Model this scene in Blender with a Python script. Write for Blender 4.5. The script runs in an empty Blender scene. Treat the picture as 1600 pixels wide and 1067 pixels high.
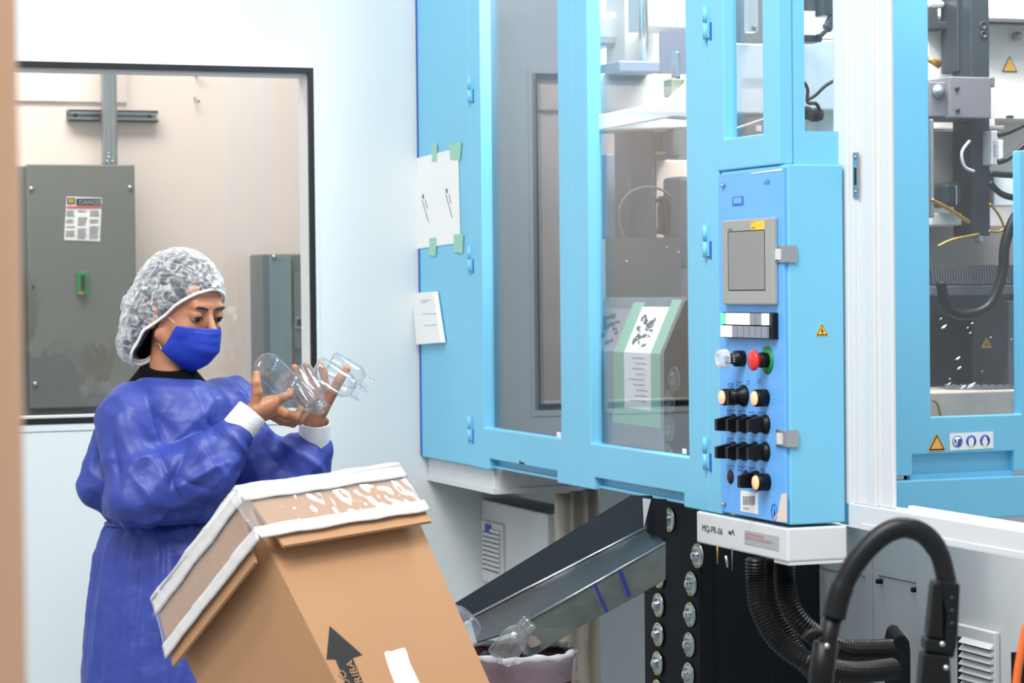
import bpy, bmesh, math, random
import numpy as np
from mathutils import Vector, Matrix, noise
random.seed(7)
S = bpy.context.scene
C = S.collection
PI = math.pi
# ---------------------------------------------------------------- camera
FPX = 3778.0
TH, PH, RO = math.radians(20.7), math.radians(1.24), math.radians(0.6)
CAM = Vector((0, 0, 1.55))
Fw = Vector((math.sin(TH)*math.cos(PH), math.cos(TH)*math.cos(PH), -math.sin(PH)))
R0 = Vector((math.cos(TH), -math.sin(TH), 0))
U0 = R0.cross(Fw)
Rv = R0*math.cos(RO) - U0*math.sin(RO)
Uv = R0*math.sin(RO) + U0*math.cos(RO)
cd = bpy.data.cameras.new('camera'); cam = bpy.data.objects.new('camera', cd); C.objects.link(cam)
cd.lens = FPX*36/1600; cd.sensor_width = 36; cd.clip_start = 0.05; cd.clip_end = 100
M = Matrix((Rv, Uv, -Fw)).transposed().to_4x4(); M.translation = CAM
cam.matrix_world = M
cd.dof.use_dof = True; cd.dof.focus_distance = 5.0; cd.dof.aperture_fstop = 7.1
S.camera = cam
# ---------------------------------------------------------------- light
S.view_settings.view_transform = 'Standard'; S.view_settings.look = 'None'
S.view_settings.gamma = 1; S.view_settings.use_curve_mapping = False
S.view_settings.exposure = 0.13
W = bpy.data.worlds.new('world'); S.world = W; W.use_nodes = True
W.node_tree.nodes['Background'].inputs[0].default_value = (0.90, 0.955, 1.0, 1)
W.node_tree.nodes['Background'].inputs[1].default_value = 0.66
def area(name, loc, target, sx, sy, power, col=(1, 1, 1)):
    l = bpy.data.lights.new(name, 'AREA'); l.shape = 'RECTANGLE'; l.size = sx; l.size_y = sy
    l.energy = power; l.color = col
    o = bpy.data.objects.new(name, l); C.objects.link(o); o.location = loc
    o.rotation_euler = (Vector(target)-Vector(loc)).to_track_quat('-Z', 'Y').to_euler()
    return o
area('key_light', (0.3, 3.0, 4.6), (1.7, 4.9, 1.0), 1.4, 0.22, 76, (1.0, 0.985, 0.97))
area('row_light_near', (0.2, 1.6, 4.6), (1.2, 3.6, 1.0), 2.4, 0.25, 84, (1.0, 0.985, 0.97))
area('row_light_left', (-1.5, 1.8, 4.6), (1.3, 4.8, 1.0), 0.25, 2.4, 72, (1.0, 0.985, 0.97))
area('press_fill_light', (3.0, 4.8, 2.95), (3.1, 5.25, 1.4), 0.6, 0.2, 42, (1.0, 0.97, 0.93))  # added fill to brighten the press, not a fitting of the machine
area('mould_fill_light', (2.4, 5.0, 2.9), (2.4, 5.4, 1.2), 0.35, 0.6, 34, (1.0, 0.97, 0.95))  # extra light put in to lift the dark mould interior
area('guard_fill_light', (2.75, 4.25, 3.2), (2.9, 4.6, 1.4), 0.5, 0.3, 20, (1.0, 0.98, 0.95))  # added fill in front of the press door, brightens the press
area('back_room_light', (0.9, 7.2, 3.3), (1.0, 7.9, 1.2), 2.0, 0.6, 55, (1.0, 0.96, 0.92))
# ---------------------------------------------------------------- projection helpers (pixel of the photograph -> point in the room)
def ray(x, y): return Fw + Rv*((x-800)/FPX) - Uv*((y-533.5)/FPX)
def P(x, y, d): return CAM + ray(x, y)*d
def onX(x, y, X): r = ray(x, y); return CAM + r*(X/r.x)
def onY(x, y, Y): r = ray(x, y); return CAM + r*(Y/r.y)
def onPlane(x, y, o, n): r = ray(x, y); return CAM + r*((o-CAM).dot(n)/r.dot(n))
# ---------------------------------------------------------------- materials
def lin(c):
    return tuple(((v/255)/12.92 if v/255 <= 0.04045 else ((v/255+0.055)/1.055)**2.4) for v in c)
def mat(name, rgb, rough=0.5, metal=0.0, var=0.06, scale=6.0, bump=0.0, bscale=60.0, emit=0.0, spec=0.5, stretch=None, coat=0):
    m = bpy.data.materials.new(name); m.use_nodes = True; nt = m.node_tree; N = nt.nodes; L = nt.links
    b = N['Principled BSDF']; c = lin(rgb)
    tc = N.new('ShaderNodeTexCoord'); src = tc.outputs['Object']
    if stretch:
        mp = N.new('ShaderNodeMapping'); mp.inputs['Scale'].default_value = stretch
        L.new(src, mp.inputs[0]); src = mp.outputs[0]
    nz = N.new('ShaderNodeTexNoise'); nz.inputs['Scale'].default_value = scale; nz.inputs['Detail'].default_value = 4
    L.new(src, nz.inputs['Vector'])
    mx = N.new('ShaderNodeMix'); mx.data_type = 'RGBA'
    mx.inputs[6].default_value = (*[max(0, v*(1-var)) for v in c], 1); mx.inputs[7].default_value = (*[min(1, v*(1+var)) for v in c], 1)
    L.new(nz.outputs['Fac'], mx.inputs[0]); L.new(mx.outputs[2], b.inputs['Base Color'])
    b.inputs['Roughness'].default_value = rough; b.inputs['Metallic'].default_value = metal
    b.inputs['Specular IOR Level'].default_value = spec
    if coat: b.inputs['Coat Weight'].default_value = coat
    if emit:
        b.inputs['Emission Color'].default_value = (*c, 1); b.inputs['Emission Strength'].default_value = emit
    if bump:
        n2 = N.new('ShaderNodeTexNoise'); n2.inputs['Scale'].default_value = bscale; n2.inputs['Detail'].default_value = 3
        L.new(src, n2.inputs['Vector'])
        bp = N.new('ShaderNodeBump'); bp.inputs['Strength'].default_value = bump; bp.inputs['Distance'].default_value = 0.004
        L.new(n2.outputs['Fac'], bp.inputs['Height']); L.new(bp.outputs[0], b.inputs['Normal'])
    return m
def thin_glass(name, tint=(0.9, 0.93, 0.95), edge=None, rough=0.0, milk=0.0, milkcol=(0.9, 0.9, 0.9), ior=1.5, bump=0.0, bscale=20.0):
    """clear sheet: Fresnel reflection over straight-through transmission, optional milky scatter"""
    m = bpy.data.materials.new(name); m.use_nodes = True; nt = m.node_tree; N = nt.nodes; L = nt.links
    N.remove(N['Principled BSDF']); out = N['Material Output']
    geo = N.new('ShaderNodeNewGeometry'); io = N.new('ShaderNodeMix'); io.data_type = 'FLOAT'
    io.inputs[2].default_value = ior; io.inputs[3].default_value = 1/ior; L.new(geo.outputs['Backfacing'], io.inputs[0])
    fr = N.new('ShaderNodeFresnel'); L.new(io.outputs[0], fr.inputs['IOR'])
    tr = N.new('ShaderNodeBsdfTransparent'); tr.inputs[0].default_value = (*tint, 1)
    if edge:
        lw = N.new('ShaderNodeLayerWeight'); lw.inputs[0].default_value = 0.35
        mc = N.new('ShaderNodeMix'); mc.data_type = 'RGBA'; mc.inputs[6].default_value = (*tint, 1); mc.inputs[7].default_value = (*edge, 1)
        L.new(lw.outputs['Facing'], mc.inputs[0]); L.new(mc.outputs[2], tr.inputs[0])
    gl = N.new('ShaderNodeBsdfGlossy'); gl.inputs['Roughness'].default_value = rough; gl.inputs['Color'].default_value = (1, 1, 1, 1)
    if bump:
        tc = N.new('ShaderNodeTexCoord'); n2 = N.new('ShaderNodeTexNoise'); n2.inputs['Scale'].default_value = bscale; n2.inputs['Detail'].default_value = 2
        L.new(tc.outputs['Object'], n2.inputs['Vector'])
        bp = N.new('ShaderNodeBump'); bp.inputs['Strength'].default_value = bump; bp.inputs['Distance'].default_value = 0.01
        L.new(n2.outputs['Fac'], bp.inputs['Height']); L.new(bp.outputs[0], gl.inputs['Normal']); L.new(bp.outputs[0], fr.inputs['Normal'])
    mx = N.new('ShaderNodeMixShader'); L.new(fr.outputs[0], mx.inputs[0]); L.new(tr.outputs[0], mx.inputs[1]); L.new(gl.outputs[0], mx.inputs[2])
    last = mx
    if milk:
        df = N.new('ShaderNodeBsdfDiffuse'); df.inputs[0].default_value = (*milkcol, 1)
        m2 = N.new('ShaderNodeMixShader'); m2.inputs[0].default_value = milk; L.new(mx.outputs[0], m2.inputs[1]); L.new(df.outputs[0], m2.inputs[2]); last = m2
    L.new(last.outputs[0], out.inputs[0])
    return m
MT = dict(
 wall=mat('wall_paint', (208, 216, 217), 0.55, var=0.02, scale=3, bump=0.03, bscale=220),
 cream=mat('cream_wall', (232, 219, 209), 0.7, var=0.03, scale=2),
 floor=mat('floor_resin', (150, 155, 158), 0.4, var=0.08),
 black=mat('black_rubber', (14, 16, 18), 0.45, var=0.2),
 blackm=mat('black_steel', (20, 24, 28), 0.65, 0.0, spec=0.15, var=0.2, bump=0.05, bscale=90),
 plastic=mat('black_plastic', (11, 12, 14), 0.42, spec=0.3, var=0.2),
 blue=mat('sky_blue_paint', (118, 194, 226), 0.42, var=0.03, scale=3, bump=0.03, bscale=300),
 blueedge=mat('blue_edge_paint', (40, 80, 170), 0.5),
 ctrl=mat('control_blue_paint', (104, 176, 244), 0.42, var=0.04, scale=5, bump=0.03, bscale=300),
 white=mat('white_enamel', (214, 216, 217), 0.4, var=0.03),
 offwhite=mat('cast_white', (206, 203, 198), 0.5, var=0.08, scale=8, bump=0.05, bscale=60),
 grey=mat('grey_enamel', (112, 116, 109), 0.45, var=0.05, scale=3),
 dgrey=mat('dark_grey_enamel', (84, 90, 92), 0.5, var=0.08),
 hmi=mat('grey_bezel', (158, 160, 156), 0.5, var=0.06, scale=30),
 screen=mat('lcd_screen', (138, 140, 140), 0.25, var=0.04),
 steel=mat('bright_steel', (190, 192, 192), 0.25, 1.0, var=0.05),
 zinc=mat('zinc_washer', (176, 186, 188), 0.28, 1.0, var=0.15, scale=60),
 galv=mat('galvanised', (150, 160, 165), 0.35, 0.8, var=0.1, scale=20),
 chute=mat('brushed_steel', (40, 48, 54), 0.33, 0.85, var=0.16, scale=10, bump=0.12, bscale=50, stretch=(1, 6, 6)),
 chuteout=mat('stained_steel', (92, 100, 98), 0.5, 0.5, var=0.45, scale=16, bump=0.1, bscale=30),
 paper=mat('paper', (240, 240, 238), 0.7, var=0.02),
 tapegreen=mat('green_tape', (150, 205, 180), 0.5, var=0.05),
 tapeblue=mat('blue_tape', (20, 34, 112), 0.45),
 yellow=mat('yellow_sticker', (240, 200, 60), 0.5),
 amber=mat('amber_sticker', (236, 176, 74), 0.5),
 ink=mat('black_ink', (25, 24, 24), 0.6),
 greyink=mat('grey_ink', (120, 122, 128), 0.6),
 redink=mat('red_ink', (205, 80, 75), 0.6),
 blueink=mat('blue_ink', (45, 85, 180), 0.5),
 panelink=mat('panel_ink', (70, 110, 190), 0.6),
 silver=mat('silver_sticker', (186, 190, 194), 0.35, 0.3, var=0.05),
 red=mat('red_button', (226, 48, 48), 0.35),
 green=mat('green_disc', (30, 140, 70), 0.45),
 lampw=mat('lit_white_key', (255, 240, 245), 0.4, emit=1.1),
 lampg=mat('lit_green_key', (90, 220, 150), 0.4, emit=0.9),
 lampo=mat('lit_orange_lens', (255, 168, 128), 0.4, emit=1.0),
 lampoff=mat('unlit_key', (140, 148, 160), 0.4),
 card=mat('kraft_card', (174, 131, 93), 0.75, var=0.05, scale=5, bump=0.05, bscale=120),
 cardin=mat('kraft_edge', (158, 112, 70), 0.85, var=0.15, scale=50),
 film=thin_glass('plastic_film', (0.96, 0.95, 0.94), rough=0.07, milk=0.08, milkcol=(0.92, 0.9, 0.88), bump=0.12, bscale=12, ior=1.22),
 foam=mat('white_hem', (208, 205, 204), 0.45, var=0.05, scale=14, bump=0.25, bscale=24),
 pane=thin_glass('guard_pane', (0.90, 0.92, 0.94), rough=0.0),
 wpane=thin_glass('window_pane', (0.97, 0.97, 0.97), rough=0.0),
 pet=thin_glass('clear_plastic', (0.965, 0.975, 0.98), edge=(0.62, 0.70, 0.77), rough=0.02, ior=1.8, milk=0.045),
 tan=mat('tan_paint', (196, 152, 120), 0.5, var=0.05),
 pole=mat('tan_painted_pole', (244, 190, 152), 0.45, var=0.03),
 maroon=mat('maroon_plastic', (84, 32, 52), 0.4, var=0.1),
 wrap=mat('wrapped_hose', (158, 150, 128), 0.35, var=0.25, scale=9, bump=0.6, bscale=25, stretch=(1, 1, 0.3)),
 brass=mat('brass', (170, 130, 60), 0.35, 0.8),
 yellowp=mat('yellow_paint_mark', (190, 170, 50), 0.5),
 orange=mat('orange_cable', (235, 110, 40), 0.45),
 gown=None, mask=None,
)
# ---------------------------------------------------------------- objects
def tag(o, label=None, cat=None, group=None, kind=None):
    if label: o['label'] = label
    if cat: o['category'] = cat
    if group: o['group'] = group
    if kind: o['kind'] = kind
    return o
def empty(name, loc, label, cat, group=None):
    o = bpy.data.objects.new(name, None); C.objects.link(o); o.location = loc; o.empty_display_size = 0.05
    tag(o, label, cat, group); bpy.context.view_layer.update(); return o
class MB:
    """collects shapes in world space; build() links them as one mesh object"""
    def __init__(s): s.v = []; s.f = []; s.sm = []
    def add(s, vs, fs, smooth=False):
        n = len(s.v); s.v += [Vector(v) for v in vs]; s.f += [tuple(i+n for i in f) for f in fs]; s.sm += [smooth]*len(fs); return s
    def hexa(s, p):   # 8 points: 0-3 bottom loop, 4-7 top loop
        return s.add(p, [(0, 3, 2, 1), (4, 5, 6, 7), (0, 1, 5, 4), (1, 2, 6, 5), (2, 3, 7, 6), (3, 0, 4, 7)])
    def box(s, a, b):
        x0, x1 = sorted((a[0], b[0])); y0, y1 = sorted((a[1], b[1])); z0, z1 = sorted((a[2], b[2]))
        return s.hexa([(x0, y0, z0), (x1, y0, z0), (x1, y1, z0), (x0, y1, z0), (x0, y0, z1), (x1, y0, z1), (x1, y1, z1), (x0, y1, z1)])
    def prism(s, pts, off):  # planar polygon extruded by off
        pts = [Vector(p) for p in pts]; n = len(pts); off = Vector(off)
        nn = sum(((pts[i]-pts[0]).cross(pts[(i+1) % n]-pts[0]) for i in range(1, n)), Vector())
        if nn.dot(off) > 0: pts = pts[::-1]
        return s.add(pts+[p+off for p in pts], [tuple(range(n)), tuple(range(2*n-1, n-1, -1))]+[((i+1) % n, i, n+i, n+(i+1) % n) for i in range(n)])
    def tube(s, pts, r, n=10, caps=True, smooth=True, flat=1.0, updir=None):
        pts = [Vector(p) for p in pts]; k = len(pts); rr = r if hasattr(r, '__len__') else [r]*k
        vs = []; prev = None
        for i, p in enumerate(pts):
            t = (pts[min(i+1, k-1)]-pts[max(i-1, 0)]).normalized()
            if prev is None:
                a = Vector(updir) if updir else (Vector((0, 0, 1)) if abs(t.z) < 0.9 else Vector((1, 0, 0)))
            else: a = prev
            a = (a-t*a.dot(t)).normalized(); prev = a; b = t.cross(a)
            for j in range(n):
                q = 2*PI*j/n; vs.append(p+a*(math.cos(q)*rr[i])+b*(math.sin(q)*rr[i]*flat))
        fs = [(i*n+j, i*n+(j+1) % n, (i+1)*n+(j+1) % n, (i+1)*n+j) for i in range(k-1) for j in range(n)]
        if caps: fs += [tuple(range(n-1, -1, -1)), tuple((k-1)*n+j for j in range(n))]
        return s.add(vs, fs, smooth)
    def lathe(s, o, axis, prof, n=24, smooth=True, squash=None):  # prof: (distance along axis, radius)
        o = Vector(o); t = Vector(axis).normalized(); a = Vector((0, 0, 1)) if abs(t.z) < 0.9 else Vector((1, 0, 0))
        a = (a-t*a.dot(t)).normalized(); b = t.cross(a); vs = []
        for d, r in prof:
            for j in range(n):
                q = 2*PI*j/n; vs.append(o+t*d+a*(math.cos(q)*r)+b*(math.sin(q)*r))
        k = len(prof)
        fs = [(i*n+j, i*n+(j+1) % n, (i+1)*n+(j+1) % n, (i+1)*n+j) for i in range(k-1) for j in range(n)]
        if prof[0][1] > 1e-5: fs.append(tuple(range(n-1, -1, -1)))
        if prof[-1][1] > 1e-5: fs.append(tuple((k-1)*n+j for j in range(n)))
        return s.add(vs, fs, smooth)
    def build(s, name, m, parent=None, label=None, bevel=0.0, seg=2):
        me = bpy.data.meshes.new(name); o0 = parent.matrix_world.translation.copy() if parent else (sum(s.v, Vector())/len(s.v))
        me.from_pydata([v-o0 for v in s.v], [], s.f)
        for p, q in zip(me.polygons, s.sm): p.use_smooth = q
        bm = bmesh.new(); bm.from_mesh(me); bmesh.ops.recalc_face_normals(bm, faces=bm.faces); bm.to_mesh(me); bm.free()
        mm = m if isinstance(m, bpy.types.Material) else MT[m]; me.materials.append(mm)
        o = bpy.data.objects.new(name, me); C.objects.link(o)
        if parent:
            o.parent = parent
        else: o.location = o0
        if bevel:
            b = o.modifiers.new('bevel', 'BEVEL'); b.width = bevel; b.segments = seg; b.limit_method = 'ANGLE'; b.angle_limit = 0.7
            for p in me.polygons: p.use_smooth = False
        if label: o['label'] = label
        bpy.context.view_layer.update()
        return o
def spline(pts, n=8):
    pts = [Vector(p) for p in pts]; out = []
    for i in range(len(pts)-1):
        a = pts[max(i-1, 0)]; b = pts[i]; c = pts[i+1]; d = pts[min(i+2, len(pts)-1)]
        for k in range(n):
            t = k/n
            out.append(0.5*((2*b)+(c-a)*t+(2*a-5*b+4*c-d)*t*t+(3*b-a-3*c+d)*t**3))
    out.append(pts[-1]); return out
def child_fix(o, parent):   # parent an object already placed in the world
    o.parent = parent; o.location = o.location-parent.matrix_world.translation; return o
def slab(us, vs, filled, f, w0, w1):
    """rectangular cells (us x vs) with holes, thickness w0..w1; f(u,v,w)->point"""
    mb = MB(); idx = {}
    nu, nv = len(us)-1, len(vs)-1; F = lambda i, j: 0 <= i < nu and 0 <= j < nv and filled(i, j)
    def V(i, j, k):
        if (i, j, k) not in idx: idx[(i, j, k)] = len(mb.v); mb.v.append(Vector(f(us[i], vs[j], (w0, w1)[k])))
        return idx[(i, j, k)]
    for i in range(nu):
        for j in range(nv):
            if not F(i, j): continue
            q = [(i, j), (i+1, j), (i+1, j+1), (i, j+1)]
            mb.f += [tuple(V(a, b, 0) for a, b in q), tuple(V(a, b, 1) for a, b in q[::-1])]
            for (a, b), nb in ((((i, j), (i+1, j)), (i, j-1)), (((i+1, j), (i+1, j+1)), (i+1, j)), (((i+1, j+1), (i, j+1)), (i, j+1)), (((i, j+1), (i, j)), (i-1, j))):
                if not F(*nb): mb.f.append((V(*b, 0), V(*a, 0), V(*a, 1), V(*b, 1)))
    mb.sm = [False]*len(mb.f); return mb
fX = lambda u, v, w: (w, u, v)     # sheet in a plane X=const: u=Y, v=Z
fY = lambda u, v, w: (u, w, v)     # sheet in a plane Y=const: u=X, v=Z
def pxX(x0, y0, x1, y1, X, th):    # box whose face at X=const fills the pixel rectangle (edges stay upright and level), th goes away in +X
    a = onX(x0, (y0+y1)/2, X); b = onX(x1, (y0+y1)/2, X); xm = (x0+x1)/2
    zt = onX(xm, y0, X).z; zb = onX(xm, y1, X).z
    return (X, b.y, zb), (X+th, a.y, zt)
def pxY(x0, y0, x1, y1, Y, th):
    a = onY(x0, (y0+y1)/2, Y); b = onY(x1, (y0+y1)/2, Y); xm = (x0+x1)/2
    return (a.x, Y, onY(xm, y1, Y).z), (b.x, Y+th, onY(xm, y0, Y).z)
def polyX(pts, X): return [onX(x, y, X) for x, y in pts]
def polyY(pts, Y): return [onY(x, y, Y) for x, y in pts]
def text(s, o, ux, uy, size, m, name, parent, align='LEFT', th=0.0006, squeeze=1.0):
    """flat lettering as real thin geometry; o origin, ux reading direction, uy up direction"""
    cu = bpy.data.curves.new('t', 'FONT'); cu.body = s; cu.size = size; cu.align_x = align; cu.resolution_u = 2
    tmp = bpy.data.objects.new('t', cu); C.objects.link(tmp); bpy.context.view_layer.update()
    me = bpy.data.meshes.new_from_object(tmp.evaluated_get(bpy.context.evaluated_depsgraph_get()))
    ux = Vector(ux).normalized(); uy = Vector(uy).normalized(); nn = ux.cross(uy)
    mb = MB(); mb.add([Vector(o)+ux*(v.co.x*squeeze)+uy*v.co.y+nn*th for v in me.vertices], [tuple(p.vertices) for p in me.polygons])
    bpy.data.objects.remove(tmp); bpy.data.curves.remove(cu); bpy.data.meshes.remove(me)
    return mb.build(name, m, parent)
# ================================================================ SETTING
XF, YW, YN = 2.065, 6.17, 4.046
MB().box((-3, -1.5, -0.1), (5, 9.5, 0)).build('floor', 'floor')['kind'] = 'structure'
# wall with the window opening
wx0 = -0.9; wx1 = onY(492, 380, YW).x; wz0 = onY(260, 657, YW).z; wz1 = onY(260, 101, YW).z
wl = slab([-2.2, wx0, wx1, 4.6], [0, wz0, wz1, 4.4], lambda i, j: not (i == 1 and j == 1), fY, YW, YW+0.09).build('wall_back', 'wall')
wl['kind'] = 'structure'
g = 0.0045   # groove line round the window: a thin raised rim of the wall sheet
rim = slab([wx0-.5, wx1, wx1+0.011], [wz0-0.018, wz0, wz1, wz1+0.018], lambda i, j: not (i == 0 and j == 1), fY, YW-0.0035, YW+0.001)
rim.build('rim', 'wall', wl)
wn = tag(empty('window_1', (0.6, YW+0.03, wz0), 'wide black-gasketed window in the white wall', 'window'), kind='structure')
t = 0.0145
slab([wx0, wx0+t, wx1-t, wx1], [wz0, wz0+t, wz1-t, wz1], lambda i, j: not (i == 1 and j == 1), fY, YW-0.006, YW+0.006).build('gasket', 'black', wn)
slab([wx0, wx0+t, wx1-t, wx1], [wz0, wz0+t+.004, wz1-t-.006, wz1], lambda i, j: not (i == 1 and j == 1), fY, YW+0.0065, YW+0.09).build('window_frame', 'white', wn)
MB().box((wx0+t-.002, YW+0.001, wz0+t-.002), (wx1-t+.002, YW+0.0045, wz1-t+.002)).build('pane', 'wpane', wn)
# room behind the window
YB = 8.0
MB().box((-2.2, YB, 0), (4.6, YB+0.1, 4.4)).build('wall_far', 'cream')['kind'] = 'structure'
a, b = pxY(30, 60, 198, 158, YB-0.02, 0.02)
reflection_strip = MB().box((-1, YB-0.012, a[2]), (b[0], YB, b[2]+.4)).build('reflection_strip_1', 'cream'); reflection_strip['kind'] = 'structure'  # raised strip standing in for the edge of a reflection in the window
# electrical cabinet
def cab(x0, y0, x1, y1, Y, dep, name, label):
    a, b = pxY(x0, y0, x1, y1, Y, dep); e = empty(name, ((a[0]+b[0])/2, YB, a[2]), label, 'electrical cabinet')
    return a, b, e
a, b, e = cab(45, 257, 213, 637, YB-0.2, 0.2, 'electrical_cabinet', 'tall grey electrical cabinet with a warning label seen through the window')
zc = onY(120, 637, YB-0.2).z
MB().box((a[0]-.03, YB-0.16, zc-.05), (b[0]-.01, YB, b[2]-.004)).build('housing', 'grey', e, bevel=0.003)
MB().box((a[0], YB-0.2, zc), (b[0], YB-0.16, b[2])).build('door', 'grey', e, bevel=0.004)
for (x, y) in ((49, 295), (203, 293), (55, 600)):
    MB().lathe(onY(x, y, YB-0.2), (0, -1, 0), [(0, .008), (.004, .008), (.007, .004), (.008, 0)], 12).build('screw', 'steel', e)
for (x, y) in ((52, 448), (206, 445)):
    MB().lathe(onY(x, y, YB-0.2), (0, -1, 0), [(0, .004), (.003, .004)], 10).build('keyhole', 'black', e)
q = polyY([(104, 307), (159, 309), (156, 377), (100, 375)], YB-0.201)
st = MB().prism(q, (0, -.001, 0)).build('warning_label', 'paper', e, 'white printed warning label')
def stripY(x0, y0, x1, y1, Y, m, name, par, th=.001):
    a, b = pxY(x0, y0, x1, y1, Y, th); return MB().box(a, b).build(name, m, par)
stripY(105, 309, 117, 319, YB-.2035, 'ink', 'symbol_box', st); stripY(107.5, 311, 114.5, 317, YB-.205, 'yellow', 'symbol', st)
stripY(110, 313, 112.2, 315.3, YB-.2065, 'ink', 'symbol_dot', st)
stripY(119, 310, 158, 321, YB-.2035, 'ink', 'heading_bar', st)
text('DANGER', onY(123, 319, YB-.206), (1, 0, 0), (0, 0, 1), .02, 'silver', 'lettering', st)
stripY(104, 322, 157.5, 325.5, YB-.2035, 'redink', 'red_line', st)
tl = MB()
for c in range(3):
    for r in range(13):
        if random.random() < .15: continue
        a, b = pxY(104+c*18.3-(r*.12), 329+r*3.5, 104+c*18.3+random.uniform(11, 15)-(r*.12), 330.4+r*3.5, YB-.2035, .001); tl.box(a, b)
tl.build('printed_text', 'greyink', st)
a, b = pxY(121, 424, 137, 461, YB-.215, .015)
br = MB().box(a, b).build('breaker', 'green', e, 'green circuit breaker set in the door', bevel=.003)
stripY(127, 430, 133, 452, YB-.221, 'ink', 'lever', br, .006); stripY(124, 456, 129, 460, YB-.218, 'orange', 'indicator', br, .004)
a, b = pxY(57, 637, 80, 655, YB-.1, .06)
MB().box((a[0], a[1], wz0-.25), (b[0], b[1], b[2]+.02)).build('conduit', 'galv', e)
# strut channel on the far wall and the conduit in front of it
a, b = pxY(107, 172, 247, 190, YB-.042, .042)
e2 = empty('strut_channel', ((a[0]+b[0])/2, YB, (a[2]+b[2])/2), 'short slotted metal strut bracket fixed level on the cream wall', 'bracket')
MB().box((a[0], a[1], b[2]-.006), (b[0], YB, b[2])).box((a[0], a[1], a[2]), (b[0], YB, a[2]+.006)).box((a[0], YB-.006, a[2]), (b[0], YB, b[2])).box((a[0], a[1], b[2]-.014), (b[0], a[1]+.002, b[2])).box((a[0], a[1], a[2]), (b[0], a[1]+.002, a[2]+.012)).build('channel', 'galv', e2)
for x in (118, 234): MB().lathe(onY(x, 181, YB-.006), (0, -1, 0), [(0, .007), (.003, .007)], 8).build('bolt', 'black', e2)
a, b = pxY(161, 40, 183, 258, YB-.13, .045)
e3 = empty('conduit_trunk', ((a[0]+b[0])/2, YB, a[2]), 'vertical galvanised trunking rising from the tall grey cabinet', 'conduit')
MB().box(a, (b[0], b[1], 3.4)).build('trunk', 'galv', e3, bevel=.006)
for x in (168, 176): MB().box((onY(x, 100, YB).x*0+onY(x, 150, YB-.13).x-.002, YB-.1335, a[2]), (onY(x, 150, YB-.13).x+.002, YB-.13, 3.4)).build('seam', 'steel', e3)
for (x, y) in ((170, 240), (170, 246), (176, 252), (168, 252)): MB().lathe(onY(x, y, YB-.13), (0, -1, 0), [(0, .005), (.005, .004), (.006, 0)], 8).build('rivet', 'steel', e3)
a, b, e4 = cab(411, 397, 520, 700, YB-.16, .16, 'breaker_cabinet', 'smaller blue-grey breaker cabinet at the right edge of the window')
MB().box(a, b).build('housing', 'grey', e4, bevel=.004)
bl = mat('blue_grey_enamel', (120, 140, 145), .4)
a, b = pxY(424, 400, 457, 700, YB-.175, .02); MB().box(a, b).build('door', bl, e4, bevel=.003)
a, b = pxY(460, 425, 476, 545, YB-.172, .02); MB().box(a, b).build('cover_plate', 'grey', e4, bevel=.003)
a, b = pxY(461, 495, 474, 514, YB-.18, .01); sw = MB().box(a, b).build('switch', 'galv', e4, bevel=.002)
stripY(464, 499, 471, 509, YB-.187, 'ink', 'toggle', sw, .007)
MB().lathe(onY(428, 401, YB-.176), (0, -1, 0), [(0, .008), (.006, .006), (.008, 0)], 10).build('screw', 'steel', e4)
# small hooks on the cream wall
e5 = empty('wall_hook', onY(315, 118, YB), 'tiny bent metal hook high on the cream wall behind the window', 'hook')
MB().tube([onY(305, 118, YB), onY(309, 117, YB-.03), onY(316, 115, YB-.03)], .004, 6).build('hook', 'galv', e5)
e5 = empty('wall_hook', onY(307, 155, YB), 'lower curved hook stub on the cream wall behind the window', 'hook')
MB().tube([onY(304, 153, YB), onY(307, 157, YB-.03), onY(312, 159, YB-.03)], .004, 6).build('hook', 'galv', e5)
# foreground pole
bp_ = P(-6, 533, 1.62); e = empty('support_pole', (bp_.x, bp_.y, 0), 'tan painted pole out of focus at the left edge, close to the camera', 'pole')
MB().tube([(bp_.x, bp_.y, .012), (bp_.x, bp_.y, 3.2)], .0168, 32).build('pole', 'pole', e)
MB().lathe((bp_.x, bp_.y, 0), (0, 0, 1), [(0, .06), (.012, .06), (.014, .05)], 24).build('base_plate', 'pole', e)
# ================================================================ MACHINE CABINET (blue guards)
yf = lambda x, y=500: onX(x, y, XF).y
zf = lambda x, y: onX(x, y, XF).z
ZT = 2.75
ZB = (zf(656, 713)+zf(1110, 800))/2
mc = empty('machine_guard', (XF+.3, 5.0, 0), 'long sky-blue machine enclosure with glazed doors along the white wall', 'machine enclosure')
y_w = YW-.002; y1 = yf(737); y2 = yf(898.5); y3 = yf(1108)
tt = .012
MB().box((XF, y1+.0015, ZB), (XF+.03, y_w, ZT)).build('fixed_panel', 'blue', mc, bevel=.004)
MB().box((XF-.0015, y_w-.012, ZB+.004), (XF+.001, y_w-.0005, ZT)).build('edge_strip', 'blueedge', mc)
def guard_door(ya, yb, wa, wb, wz, na, nb, nz0, nz1, label):
    # ya<yb are the ends in Y (yb far); window wa..wb; notch na..nb
    us = sorted([ya+.001, na, nb, wa, wb, yb-.001]); vs = [ZB, nz0, wz, ZT-.1, ZT]
    def fil(i, j):
        u = (us[i]+us[i+1])/2; v = (vs[j]+vs[j+1])/2
        if wa < u < wb and wz < v < ZT-.1: return False
        if na < u < nb and v < nz0: return False
        return True
    d = slab(us, vs, fil, fX, XF, XF+.03).build('door', 'blue', mc, label, bevel=.0025)
    MB().box((XF+.022, wa-.01, wz-.01), (XF+.027, wb+.01, ZT-.09)).build('pane', 'pane', d)
    MB().box((XF+.022, na-.002, nz1), (XF+.029, nb+.002, nz0+.01)).box((XF+.012, na-.002, nz1), (XF+.029, nb+.002, nz1+.006)).build('handle_recess', 'blue', d)
    return d
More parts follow.
